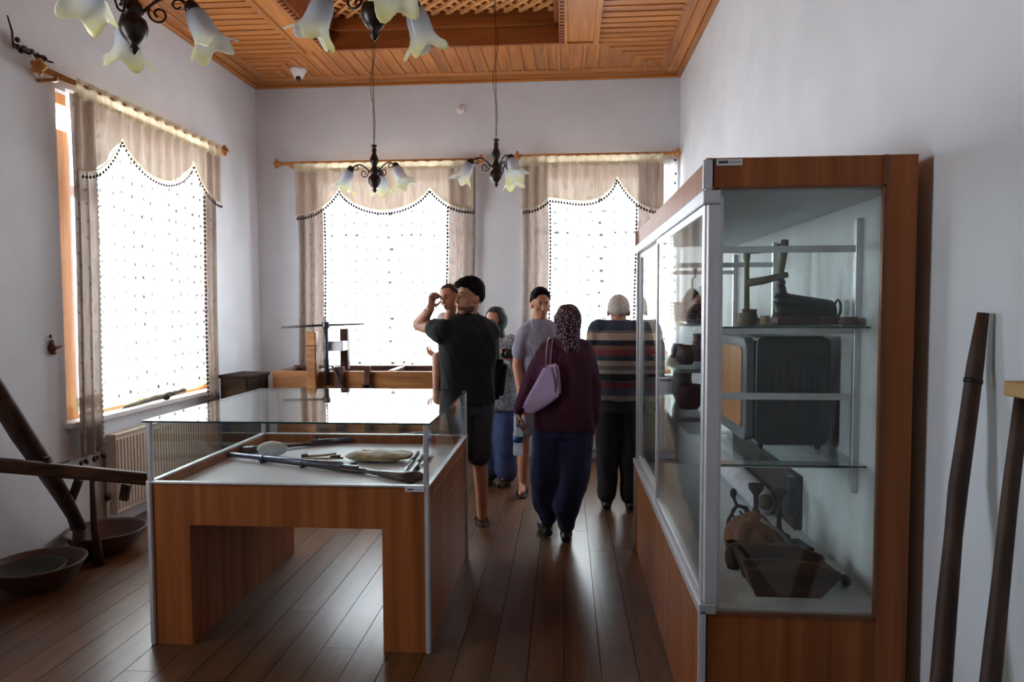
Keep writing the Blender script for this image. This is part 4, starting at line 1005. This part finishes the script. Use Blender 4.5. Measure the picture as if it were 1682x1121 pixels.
V3 = Vector
def basis(F, roll=0):
    F = V3(F).normalized(); r = F.cross(V3((0, 0, 1))).normalized(); u = r.cross(F)
    if roll: q = Matrix.Rotation(roll, 3, F); r = q @ r; u = q @ u
    return Matrix((r, F, u)).transposed()
def head(m, c, B, s=1.0, kid=0):
    c = V3(c)
    P = lambda x, y, z: c + B @ V3((x, y, z)) * s
    m.ell(P(0, -.012, .028), (.076 * s, .094 * s, .088 * s), mat=B)
    m.ell(P(0, .022, -.035 + kid * .012), ((.060 + kid * .008) * s, .066 * s, (.072 - kid * .012) * s), mat=B)
    m.cap(P(-.014, .058, -.098 + kid * .018), .02 * s, P(.014, .058, -.098 + kid * .018), .02 * s)
    m.cap(P(0, .084, .012), .009 * s, P(0, .106 - kid * .008, -.032), .013 * s)
    m.ell(P(0, .104, -.036), (.019 * s, .011 * s, .010 * s), mat=B)
    m.ell(P(-.03, .074, .022), (.024 * s, .015 * s, .008 * s), mat=B); m.ell(P(.03, .074, .022), (.024 * s, .015 * s, .008 * s), mat=B)
    m.ell(P(-.042, .058, -.03), (.02 * s, .02 * s, .018 * s), mat=B); m.ell(P(.042, .058, -.03), (.02 * s, .02 * s, .018 * s), mat=B)
    m.ell(P(0, .083, -.066), (.022 * s, .011 * s, .010 * s), mat=B)
    for e in (-1, 1): m.ell(P(.078 * e, -.004, -.012), (.009 * s, .02 * s, .031 * s), mat=B @ Euler((.15, 0, .35 * e)).to_matrix())
def face_parts(root, c, B, s=1.0, brow='hair_black', gaze=0):
    P = lambda x, y, z: V3(c) + B @ V3((x, y, z)) * s
    for e in (-1, 1):
        o = MB().ell(P(.030 * e, .0795, .001), (.0115 * s, .0075 * s, .0055 * s), mat=B).build('eye', 'eye', root, smooth=True)
        ORIG[o.name] = ORIG[root.name]
        MB().ell(P(.030 * e + gaze, .0862, .001), (.0072 * s, .0026 * s, .0052 * s), mat=B, seg=10, rings=6).build('iris', 'black', o, smooth=True)
        MB().tube([P(.014 * e, .088, .021), P(.03 * e, .0875, .027), P(.047 * e, .076, .021)], [.003 * s, .0042 * s, .002 * s], 6).build('eyebrow', brow, root, smooth=True)
    MB().ell(P(0, .0905, -.066), (.020 * s, .006 * s, .0065 * s), mat=B).build('lips', 'lips', root, smooth=True)
def quiff(root, c, B, mat, s=1.0):
    m = MB()
    for i, (x, y, z, r) in enumerate(((-.045, .062, .078, .024), (-.022, .078, .086, .027), (.004, .082, .09, .028), (.03, .074, .086, .026), (.05, .056, .076, .022), (-.02, .045, .108, .03), (.02, .045, .108, .03), (0, .01, .118, .03))):
        m.ell(V3(c) + B @ V3((x, y, z)) * s, (r * s, r * 1.25 * s, r * .8 * s), mat=B, seg=12, rings=8)
    return m.build('fringe', mat, root, remesh=.006, sm=4)
def hair(root, c, B, mat, s=1.0, vol=1.0, front=.0, slope=.85, top=0.0):
    def fn(v):
        h = v.z / (.088 * s * vol); f = v.y / (.094 * s * vol)
        side = .0
        if h < front + slope * f - (.28 if abs(v.x) > .06 * s else 0): return v * (.80 / vol)
        n = 1 + .035 * math.sin(v.x * 170) * math.cos(v.y * 150 + v.z * 90); k = V3(v) * n
        if h > .3: k.z += top * s
        if top and f > .35 and h > .3: k.y += top * .6
        return k
    c = V3(c) + B @ V3((0, -.014, .032)) * s
    return MB().ell(c, (.081 * s * vol, .099 * s * vol, .094 * s * vol), mat=B, seg=36, rings=26, fn=fn).build('hair', mat, root, smooth=True)
def hand(m, w, d, n, side, curl=.5, s=1.0):
    """w wrist, d along the hand, n palm normal, side = thumb side vector sign"""
    w = V3(w); d = V3(d).normalized(); n = V3(n); n = (n - d * n.dot(d)).normalized(); t = d.cross(n) * side
    m.loft([], 3) if False else None
    m.cap(w, .022 * s, w + d * .03 * s, .024 * s)
    for k in (-1, 0, 1): m.cap(w + d * .035 * s + t * .018 * k * s, .014 * s, w + d * .078 * s + t * .024 * k * s, .0135 * s)
    L = (.040, .046, .043, .034)
    for i in range(4):
        b = w + d * .085 * s + t * (.033 - .022 * i) * s; a = curl * (1 + .12 * i); p = b; r = .0092
        spread = t * (.10 - .07 * i)
        for j, ln in enumerate((L[i], L[i] * .65, L[i] * .5)):
            ang = a * (j + .6); dr = (d * math.cos(ang) + n * math.sin(ang) + spread).normalized(); q = p + dr * ln * s
            m.cap(p, r * s, q, (r - .001) * s, 8); p = q; r -= .0009
    b = w + d * .028 * s + t * .024 * s
    q = b + (d * .6 + t * .8 + n * .3).normalized() * .042 * s; m.cap(b, .0125 * s, q, .0105 * s, 8)
    m.cap(q, .0105 * s, q + (d * .85 + t * .2 + n * .5).normalized() * .034 * s, .0085 * s, 8)
def skeleton(base, H_, F, sh=.185, stance=.095):
    F = V3((F[0], F[1], 0)).normalized(); Lf = V3((-F.y, F.x, 0)); b = V3((base[0], base[1], 0)); U = V3((0, 0, 1))
    J = dict(F=F, L=Lf, b=b, H=H_)
    J['head'] = b + U * (.925 * H_) + F * .03; J['neck'] = b + U * (.835 * H_) + F * -.0
    for s, k in ((1, 'l'), (-1, 'r')):
        J['sh' + k] = b + Lf * sh * s + U * .81 * H_; J['el' + k] = b + Lf * (sh + .055) * s + U * .635 * H_ - F * .02
        J['wr' + k] = b + Lf * (sh + .06) * s + U * .49 * H_ + F * .04
        J['hip' + k] = b + Lf * .088 * s + U * .52 * H_; J['kn' + k] = b + Lf * stance * s + U * .285 * H_ + F * .015
        J['an' + k] = b + Lf * stance * s + U * .05 * H_ - F * .02; J['to' + k] = J['an' + k] + F * .15 - U * (.05 * H_ - .03)
    return J
def torso(m, J, rings, yaw=None):
    yaw = math.atan2(J['L'].y, J['L'].x) if yaw is None else yaw
    m.loft([(J['b'] + J.get('lean', V3((0, 0, 0))) * (z - .5) * 2 + V3((0, 0, z * J['H'])) + J['F'] * f, rx, ry, yaw) for z, rx, ry, f in rings], 24, 2.3)
def skin_body(root, J, mat, s=1.0, hands=None, shoes=True, headB=None, vox=.0065, thick=1.0, arm=1.0):
    m = MB(); t = thick
    B = headB or basis(J['F']); head(m, J['head'], B, s)
    m.cap(J['neck'] - V3((0, 0, .03)), .058 * s, J['head'] + B @ V3((0, -.02, -.05)) * s, .052 * s)
    torso(m, J, [(.46, .13 * t, .09 * t, 0), (.53, .15 * t, .105 * t, 0), (.62, .125 * t, .09 * t, 0), (.72, .145 * t, .10 * t, 0), (.80, .15 * t, .08 * t, 0), (.835, .07, .06, 0)])
    for k in 'lr':
        m.cap(J['sh' + k], .048 * s * arm, J['el' + k], .041 * s * arm); m.cap(J['el' + k], .041 * s * arm, J['wr' + k], .025 * s * arm)
        m.cap(J['hip' + k], .078 * t, J['kn' + k], .052 * s); m.cap(J['kn' + k], .05 * s, J['kn' + k].lerp(J['an' + k], .35) - J['F'] * .012, .052 * s); m.cap(J['kn' + k].lerp(J['an' + k], .35) - J['F'] * .012, .05 * s, J['an' + k], .034 * s)
        m.cap(J['an' + k] - V3((0, 0, .02)), .032 * s, J['to' + k], .028 * s)
        if hands and k in hands: hand(m, J['wr' + k], *hands[k], s=s)
    return m.build('body', mat, root, remesh=vox, sm=3)
def shoes(root, J, mat, s=1.0, name='shoe'):
    for k in 'lr':
        a, t = J['an' + k], J['to' + k]; d = (t - a); d.z = 0; d.normalize(); heel = V3((a.x, a.y, a.z - .05)) - d * .03
        z0 = t.z - .03
        m = MB(); m.cap(V3((heel.x, heel.y, z0 + .036)), .036 * s, V3((t.x, t.y, z0 + .036)) , .036 * s); m.cap(V3((a.x, a.y, z0 + .05)), .045 * s, V3((a.x, a.y, a.z + .0)), .04 * s)
        m.build(name, mat, root, remesh=.007, sm=4)
def sandals(root, J, mat):
    for k in 'lr':
        a, t = J['an' + k], J['to' + k]; d = (t - a); d.z = 0; d.normalize(); n = V3((-d.y, d.x, 0)); z0 = t.z - .03
        p = V3((a.x, a.y, z0)) - d * .04
        m = MB(); L = .235; out = []
        for i in range(20):
            g = i / 20 * 2 * math.pi; out.append(p + d * (L / 2 + L / 2 * math.cos(g)) + n * .046 * math.sin(g) * (1 + .12 * math.cos(g)))
        m.extr([(q.x, q.y, z0) for q in out], (0, 0, .016)); sd = m.build('sandal', mat, root, bevel=.003); ORIG[sd.name] = ORIG[root.name]
        for f, hh in ((.14, .055), (.06, .075)):
            c = p + d * f
            MB().tube([c + n * .045 + V3((0, 0, .01)), c + n * .033 + V3((0, 0, hh * .8)), c + V3((0, 0, hh)), c - n * .033 + V3((0, 0, hh * .8)), c - n * .045 + V3((0, 0, .01))], .007, 8, flat=.6).build('strap', mat, sd, smooth=True)

# ---- man in black polo with the child
PX = at(771, 860, 4.72).x
LBL = 'man in black polo shirt and dark shorts holding a small child on his raised arm'
F1 = V3((-.55, .83, 0))
p1 = thing('person', (PX, 4.72, 0), LBL, 'person', None); p1['group'] = 'visitors'
J = skeleton((PX, 4.72), 1.76, F1, .18, .10)
J['head'] = at(771, 489, 4.68)
J['shl'] = at(729, 545, 4.62); J['ell'] = at(689, 533, 4.78); J['wrl'] = at(707, 507, 4.62)
J['shr'] = at(805, 545, 4.80); J['elr'] = at(792, 606, 5.0); J['wrr'] = at(732, 588, 5.02)
J['anr'] = V3((at(791, 850, 4.72).x, 4.76, .085)); J['tor'] = J['anr'] + V3((-.03, .13, -.055)); J['knr'] = V3((at(788, 760, 4.74).x, 4.72, .5))
J['anl'] = V3((at(742, 850, 4.62).x, 4.58, .085)); J['tol'] = J['anl'] + V3((-.05, .13, -.055)); J['knl'] = V3((at(748, 760, 4.66).x, 4.62, .5))
J['anr'].z = .085
B1 = basis((-.72, -.69, .05), .0)
skin_body(p1, J, 'skin', 1.0, {'l': ((.05, .3, .6), (.8, -.3, .1), 1, 1.45), 'r': (V3((-1, -.2, .25)), (0, -.3, 1), -1, .5)}, headB=B1, arm=1.2)
face_parts(p1, J['head'], B1, gaze=.002)
hair(p1, J['head'], B1, 'hair_black', 1.0, 1.045, -.12, .80, .018)
quiff(p1, J['head'], B1, 'hair_black')
m = MB(); c = J['head'] + B1 @ V3((0, .01, -.07))   # stubble
m.ell(J['head'] + B1 @ V3((0, .024, -.062)), (.0608, .066, .052), mat=B1, fn=lambda v: v if v.z < .004 + v.y * -.25 else V3((v.x * .8, v.y * .8, v.z * .6)))
M['beard'] = plain('short_beard', (104, 72, 56), .9, vary=.15, scale=80); m.build('beard', 'beard', p1, smooth=True)
m = MB(); yaw = math.atan2(J['L'].y, J['L'].x)
torso(m, J, [(.49, .185, .135, 0), (.53, .185, .135, 0), (.61, .19, .13, 0), (.70, .205, .14, 0), (.77, .21, .135, 0), (.815, .17, .10, 0), (.84, .08, .075, 0)])
m.cap(J['shl'] + V3((.0, .0, -.005)), .088, J['shl'].lerp(J['ell'], .34), .074); m.cap(J['shl'] + V3((.05, .04, -.02)), .09, J['shl'], .088); m.cap(J['shr'] + V3((-.03, 0, -.01)), .085, J['shr'].lerp(J['elr'], .55), .07)
m.cap(J['shl'] + V3((.02, .02, 0)), .075, J['neck'] - V3((0, 0, .03)), .07); m.cap(J['shr'], .075, J['neck'] - V3((0, 0, .03)), .07)
m.build('polo_shirt', 'black_cloth', p1, remesh=.011, sm=8, wr=.009)
m = MB(); yk = J['neck'] + V3((0, 0, .0))
m.loft([(yk, .082, .078, yaw), (yk + V3((.0, 0, .035)), .07, .066, yaw), (yk + V3((0, 0, .035)), .062, .058, yaw), (yk, .07, .066, yaw)], 24)
cl = m.build('collar', 'black_cloth', p1, smooth=True); ORIG[cl.name] = ORIG[p1.name]
m = MB(); m.tube([yk + V3((.074 * math.cos(a), .070 * math.sin(a), .028)) for a in [R(k) for k in range(-110, 30, 10)]], .003, 6); m.build('collar_stripe', 'alu_white', cl, smooth=True)
m = MB(); torso(m, J, [(.45, .165, .12, 0), (.52, .175, .125, 0), (.56, .16, .115, 0)])
for k in 'lr':
    q = J['kn' + k] + V3((0, 0, .02)); m.cap(J['hip' + k], .105, q, .088)
m.build('shorts', 'charcoal', p1, remesh=.011, sm=8, wr=.009)
sandals(p1, J, 'sandal')
MB().tube([J['wrl'].lerp(J['ell'], .12) + V3((.028 * math.cos(a * math.pi / 6), .028 * math.sin(a * math.pi / 6), .0)) for a in range(12)], .007, 8, closed=True).build('wristwatch', 'black', p1, smooth=True)

bagc = at(807, 622, 4.93)
t = thing('shoulder_bag', bagc, 'black shoulder bag hanging at the side of the man in black polo', 'bag')
MB().obox(bagc, (.20, .10, .29), (.05, .12, .3)).build('bag_body', 'black_cloth', t, bevel=.03, rnd=True)
MB().obox(bagc + V3((0, -.05, .02)), (.13, .02, .12), (.05, .12, .35)).build('pocket', 'shoe_black', t, bevel=.008, rnd=True)
MB().tube([bagc + V3((.05, 0, .11)), at(819, 560, 4.92), at(812, 532, 4.85), at(800, 528, 4.74), at(790, 534, 4.66)], .014, 8, flat=.4).build('strap', 'shoe_black', t, smooth=True)

# ---- child
hc = at(738, 490, 4.76)
p2 = thing('person', (hc.x, 4.85, 1.0), 'small child in white top held up beside the face of the man in black', 'person'); p2['group'] = 'visitors'
B2 = basis((-.42, -.88, -.05), .22); s2 = .80
m = MB(); head(m, hc, B2, s2, 1)
m.cap(hc + B2 @ V3((0, -.01, -.08)) * s2, .036, at(737, 528, 4.86), .04)
m.cap(at(737, 535, 4.87), .065, at(740, 590, 4.92), .075)
ks, an = at(719, 588, 4.80), at(717, 650, 4.78)
m.cap(at(740, 585, 4.90), .055, ks, .042); m.cap(ks, .04, an, .026); m.cap(an, .026, an + V3((-.03, -.05, -.055)), .021); m.cap(an + V3((-.03, -.05, -.055)), .021, an + V3((-.045, -.08, -.05)), .016)
m.cap(at(742, 588, 4.95), .055, at(752, 620, 4.98), .042); m.cap(at(752, 620, 4.98), .04, at(752, 670, 4.98), .026)
a1, a2 = at(733, 548, 4.98), at(731, 566, 5.0)
m.cap(at(730, 524, 4.88), .03, a1, .028); m.cap(a1, .026, a2, .019); hand(m, a2, (-.2, -.3, -1), (.5, -.5, 0), 1, .6, .55)
a3 = at(752, 545, 4.94); m.cap(at(748, 525, 4.9), .03, a3, .026); m.cap(a3, .024, at(758, 525, 4.9), .018); hand(m, at(758, 525, 4.9), (.5, -.1, .8), (0, -1, 0), 1, .5, .55)
m.build('body', 'skin_pale', p2, remesh=.006, sm=3)
face_parts(p2, hc, B2, s2, 'hair_brown')
hair(p2, hc, B2, 'hair_brown', s2, 1.01, .22, .6)
m = MB(); m.cap(at(737, 533, 4.87), .078, at(739, 575, 4.91), .085); m.cap(at(729, 525, 4.88), .055, a1.lerp(at(729, 525, 4.88), .3), .05); m.cap(at(748, 526, 4.9), .046, a3, .04)
m.build('white_top', 'white_cotton', p2, remesh=.009, sm=6)
m = MB(); m.cap(at(740, 583, 4.92), .08, at(741, 592, 4.93), .08); m.cap(at(740, 588, 4.91), .062, ks.lerp(at(740, 588, 4.91), .5), .056); m.cap(at(743, 590, 4.95), .062, at(748, 610, 4.97), .056)
m.build('shorts', 'blue_denim', p2, remesh=.009, sm=6)

# ---- woman behind the man
PX = at(817, 790, 5.9).x
p3 = thing('person', (PX, 5.9, 0), 'woman in dark headscarf and long blue trousers standing behind the man in black', 'person'); p3['group'] = 'visitors'
J = skeleton((PX, 5.9), 1.52, (-.35, -.93), .165, .08)
J['ell'] = J['shl'] + V3((.09, -.02, -.23)); J['wrl'] = at(836, 592, 5.72)
J['wrr'] = J['elr'] + V3((.12, -.18, .02))
B3 = basis((-.5, -.86, -.1))
skin_body(p3, J, 'skin', .95, {'l': ((-.2, -.5, .8), (-1, 0, 0), 1, .9), 'r': ((.8, -.4, 0), (0, 0, 1), 1, .6)}, headB=B3, vox=.0075)
face_parts(p3, J['head'], B3, .95)
def scarf(root, c, B, mat, s=1.0, tail=None):
    def fn(v):
        h = v.z / (.12 * s); f = v.y / (.112 * s)
        if f > .55 and h < .62: return v * .76
        return v * (1 + .03 * math.sin(v.x * 60 + v.z * 45))
    m = MB(); m.ell(V3(c) + B @ V3((0, -.02, .01)) * s, (.095 * s, .112 * s, .122 * s), mat=B, seg=32, rings=24, fn=fn)
    if tail:
        for p, r, q, r2 in tail: m.cap(p, r, q, r2)
    return m.build('headscarf', mat, root, remesh=.007, sm=4)
h3 = J['head']; scarf(p3, h3, B3, 'scarf2', .97, [(h3 - V3((0, -.03, .09)), .08, h3 - V3((0, -.04, .2)), .11)])
m = MB(); torso(m, J, [(.43, .20, .15, 0), (.53, .19, .15, 0), (.62, .18, .135, 0), (.72, .185, .14, 0), (.79, .18, .11, 0), (.835, .08, .07, 0)])
for k in 'lr': m.cap(J['sh' + k] - J['L'] * (.03 if k == 'l' else -.03), .07, J['el' + k], .055); m.cap(J['el' + k], .054, J['wr' + k].lerp(J['el' + k], .12), .04)
m.build('blouse', 'print_top', p3, remesh=.012, sm=8, wr=.009)
m = MB(); torso(m, J, [(.44, .17, .13, 0), (.52, .16, .12, 0)])
for k in 'lr': m.cap(J['hip' + k], .10, J['kn' + k], .095); m.cap(J['kn' + k], .095, J['an' + k] + V3((0, 0, .04)), .095)
m.build('trousers', 'blue_denim', p3, remesh=.012, sm=10, wr=.01)
shoes(p3, J, 'sandal', .9)
c = J['wrl'] + V3((-.01, -.06, .06))
t = thing('camera', c, 'small black camera raised in the hand of the woman behind the man in black', 'camera')
MB().obox(c, (.10, .05, .075), (0, .1, .2)).build('camera_body', 'black', t, bevel=.008, rnd=True)
MB().tube([c + V3((0, -.02, 0)), c + V3((.02, -.075, .0))], .028, 16).build('lens', 'black', t, smooth=True)

# ---- young man in grey T-shirt
PX = at(888, 800, 5.62).x
p4 = thing('person', (PX, 5.62, 0), 'young man in grey T-shirt standing and facing the camera beside the striped sweater', 'person'); p4['group'] = 'visitors'
J = skeleton((PX, 5.62), 1.70, (.12, -1), .18, .105)
J['head'] = at(888, 500, 5.58)
J['shr'] = at(858, 548, 5.58); J['elr'] = at(850, 602, 5.56); J['wrr'] = at(857, 655, 5.48)
J['shl'] = at(913, 548, 5.62)
J['anr'] = V3((at(858, 790, 5.62).x, 5.64, .08)); J['tor'] = J['anr'] + V3((-.0, -.13, -.05)); J['knr'] = V3((at(860, 730, 5.6).x, 5.6, .48))
B4 = basis((.32, -.94, -.12))
skin_body(p4, J, 'skin', .98, {'r': ((0, -.1, -1), (.6, 0, 0), 1, .5), 'l': ((0, -.1, -1), (-.6, 0, 0), 1, .5)}, headB=B4, arm=1.1)
face_parts(p4, J['head'], B4, .98); hair(p4, J['head'], B4, 'hair_black', .98, 1.05, .02, .75, .012)
m = MB(); torso(m, J, [(.47, .155, .12, 0), (.55, .15, .115, 0), (.63, .15, .115, 0), (.72, .165, .125, 0), (.785, .17, .11, 0), (.82, .13, .085, 0), (.84, .075, .07, 0)])
for k in 'lr':
    i = J['L'] * (-.03 if k == 'l' else .03)
    m.cap(J['sh' + k] + i, .075, J['sh' + k].lerp(J['el' + k], .58), .062); m.cap(J['sh' + k] + i, .06, J['neck'] - V3((0, 0, .03)), .06)
ts = m.build('t_shirt', 'grey_tee', p4, remesh=.011, sm=8, wr=.009); ORIG[ts.name] = ORIG[p4.name]
m = MB(); torso(m, J, [(.45, .16, .12, 0), (.52, .165, .12, 0)])
for k in 'lr': m.cap(J['hip' + k], .10, J['kn' + k] + V3((0, 0, .05)), .08)
m.build('shorts', 'light_shorts', p4, remesh=.011, sm=8, wr=.009)
sandals(p4, J, 'shoe_black')

# ---- woman in plum sweater
PX = at(927, 880, 4.53).x
p5 = thing('person', (PX, 4.53, 0), 'woman in plum sweater and navy trousers with a patterned headscarf, seen from behind', 'person'); p5['group'] = 'visitors'
J = skeleton((PX, 4.53), 1.57, (.1, 1), .17, .08)
J['head'] = at(933, 531, 4.56)
J['shl'] = at(893, 577, 4.54); J['ell'] = at(868, 634, 4.52); J['wrl'] = at(852, 676, 4.46)
J['shr'] = at(963, 577, 4.54); J['elr'] = at(974, 638, 4.52); J['wrr'] = at(976, 690, 4.50)
J['anl'] = V3((at(898, 868, 4.56).x, 4.58, .09)); J['tol'] = J['anl'] + V3((-.04, .13, -.06)); J['knl'] = V3((at(898, 780, 4.5).x, 4.54, .44))
J['anr'] = V3((at(930, 878, 4.47).x, 4.47, .085)); J['tor'] = J['anr'] + V3((.01, .13, -.055)); J['knr'] = V3((at(941, 780, 4.5).x, 4.50, .44))
B5 = basis((.05, 1, -.05))
skin_body(p5, J, 'skin_dark', .95, {'l': ((-.05, -.1, -1), (1, .2, 0), 1, 1.0), 'r': ((0, -.05, -1), (-1, .2, 0), -1, .5)}, headB=B5)
face_parts(p5, J['head'], B5, .95)
h5 = J['head']
scarf(p5, h5, B5, 'scarf', .97, [(h5 + V3((0, -.05, -.06)), .085, h5 + V3((.015, -.10, -.16)), .065), (h5 + V3((.015, -.10, -.16)), .062, h5 + V3((.025, -.115, -.25)), .03), (h5 + V3((0, -.0, -.08)), .08, h5 + V3((0, .0, -.14)), .09)])
m = MB(); torso(m, J, [(.465, .205, .155, 0), (.53, .20, .15, 0), (.62, .19, .14, 0), (.72, .195, .14, 0), (.78, .185, .12, 0), (.82, .12, .09, 0), (.84, .08, .08, 0)])
for k in 'lr':
    i = J['L'] * (-.03 if k == 'l' else .03)
    m.cap(J['sh' + k] + i, .075, J['el' + k], .058); m.cap(J['el' + k], .057, J['wr' + k].lerp(J['el' + k], .06), .042); m.cap(J['sh' + k] + i, .07, J['neck'] - V3((0, 0, .03)), .075)
m.build('sweater', 'plum', p5, remesh=.011, sm=8, wr=.009)
m = MB(); torso(m, J, [(.44, .18, .14, 0), (.50, .18, .14, 0)])
m.cap(J['hipl'], .115, J['knl'], .108); m.cap(J['knl'], .108, J['anl'] + V3((0, 0, .14)), .095); m.cap(J['anl'] + V3((0, 0, .14)), .09, J['anl'] + V3((.01, -.01, .035)), .055)
m.cap(J['hipr'], .115, J['knr'], .112); m.cap(J['knr'], .112, J['anr'] + V3((0, 0, .14)), .088); m.cap(J['anr'] + V3((0, 0, .14)), .085, J['anr'] + V3((0, 0, .035)), .058)
m.build('trousers', 'navy', p5, remesh=.011, sm=8, wr=.009)
shoes(p5, J, 'shoe_black', .95)
t = thing('handbag', at(890, 650, 4.36), 'lavender leather handbag hanging from the shoulder of the woman in plum', 'bag')
hb = [at(x, y, 4.33) for x, y in ((894, 602), (917, 598), (921, 630), (921, 650), (900, 666), (872, 682), (857, 674), (862, 660), (880, 628))]
MB().extr(hb, (0, .085, 0)).build('bag_body', 'lavender', t, bevel=.014, rnd=True)
for dx, Yq in ((0, 4.34), (8, 4.40)):
    MB().tube([at(896 + dx, 606, Yq), at(898 + dx, 575, Yq + .02), at(900 + dx, 560, 4.47), at(902 + dx, 556, 4.55), at(903 + dx, 566, 4.66)], .0085, 8, flat=.5).build('strap', 'strap_pink', t, smooth=True)
MB().tube([at(x, y, 4.325) for x, y in ((905, 604), (911, 625), (912, 645), (916, 618), (913, 602))], .005, 6).build('tassel', 'strap_pink', t, smooth=True)
bc = at(851, 748, 4.44)
t = thing('water_bottle', bc, 'clear plastic water bottle with blue label in the hand of the woman in plum', 'bottle')
M['plastic'] = cloth('clear_bottle_plastic', (225, 232, 238), (235, 240, 245), .35, .6, 5)
M['label_blue'] = plain('blue_bottle_label', (38, 92, 170), .4, vary=.1)
M['water_white'] = plain('frosted_bottle_highlight', (190, 200, 210), .3)
MB().lathe([(.028, 0), (.032, .004), (.032, .06), (.030, .075), (.032, .09), (.032, .14), (.024, .165), (.013, .18), (.012, .19)], bc, 20).build('bottle_body', 'plastic', t, smooth=True)
MB().lathe([(.0325, .085), (.0325, .125)], bc, 20).build('label', 'label_blue', t, smooth=True)
MB().lathe([(.014, .185), (.014, .203)], bc, 14).build('bottle_cap', 'label_blue', t)

# ---- old man in striped sweater
PX = at(1016, 830, 5.24).x
p6 = thing('person', (PX, 5.24, 0), 'old man with short grey hair in striped knit sweater and black trousers, seen from behind', 'person'); p6['group'] = 'visitors'
J = skeleton((PX, 5.24), 1.67, (.05, 1), .185, .09)
J['head'] = at(1016, 512, 5.27)
J['wrl'] = J['ell'] + V3((.05, .20, .02)); J['wrr'] = J['elr'] + V3((-.05, .20, .02))
B6 = basis((.05, 1, -.12))
skin_body(p6, J, 'skin', 1.0, {'l': ((.8, .5, 0), (0, .5, 1), -1, .7), 'r': ((-.8, .5, 0), (0, .5, 1), 1, .7)}, headB=B6)
face_parts(p6, J['head'], B6, 1.0, 'hair_grey'); hair(p6, J['head'], B6, 'hair_grey', 1.0, 1.02, -.22, .85)
m = MB(); torso(m, J, [(.50, .195, .145, 0), (.55, .20, .15, 0), (.62, .20, .15, 0), (.72, .205, .145, 0), (.785, .195, .12, 0), (.82, .13, .09, 0), (.85, .078, .075, 0)])
for k in 'lr':
    i = J['L'] * (-.03 if k == 'l' else .03)
    m.cap(J['sh' + k] + i, .08, J['el' + k], .062); m.cap(J['el' + k], .06, J['wr' + k].lerp(J['el' + k], .1), .045); m.cap(J['sh' + k] + i, .07, J['neck'] - V3((0, 0, .03)), .07)
m.build('sweater', 'striped', p6, remesh=.011, sm=8, wr=.009)
m = MB(); torso(m, J, [(.44, .16, .125, 0), (.52, .175, .13, 0)])
for k in 'lr': m.cap(J['hip' + k], .105, J['kn' + k], .09); m.cap(J['kn' + k], .088, J['an' + k] + V3((0, 0, .03)), .072)
m.build('trousers', 'dark_trousers', p6, remesh=.011, sm=8, wr=.009)
shoes(p6, J, 'shoe_black', 1.0)
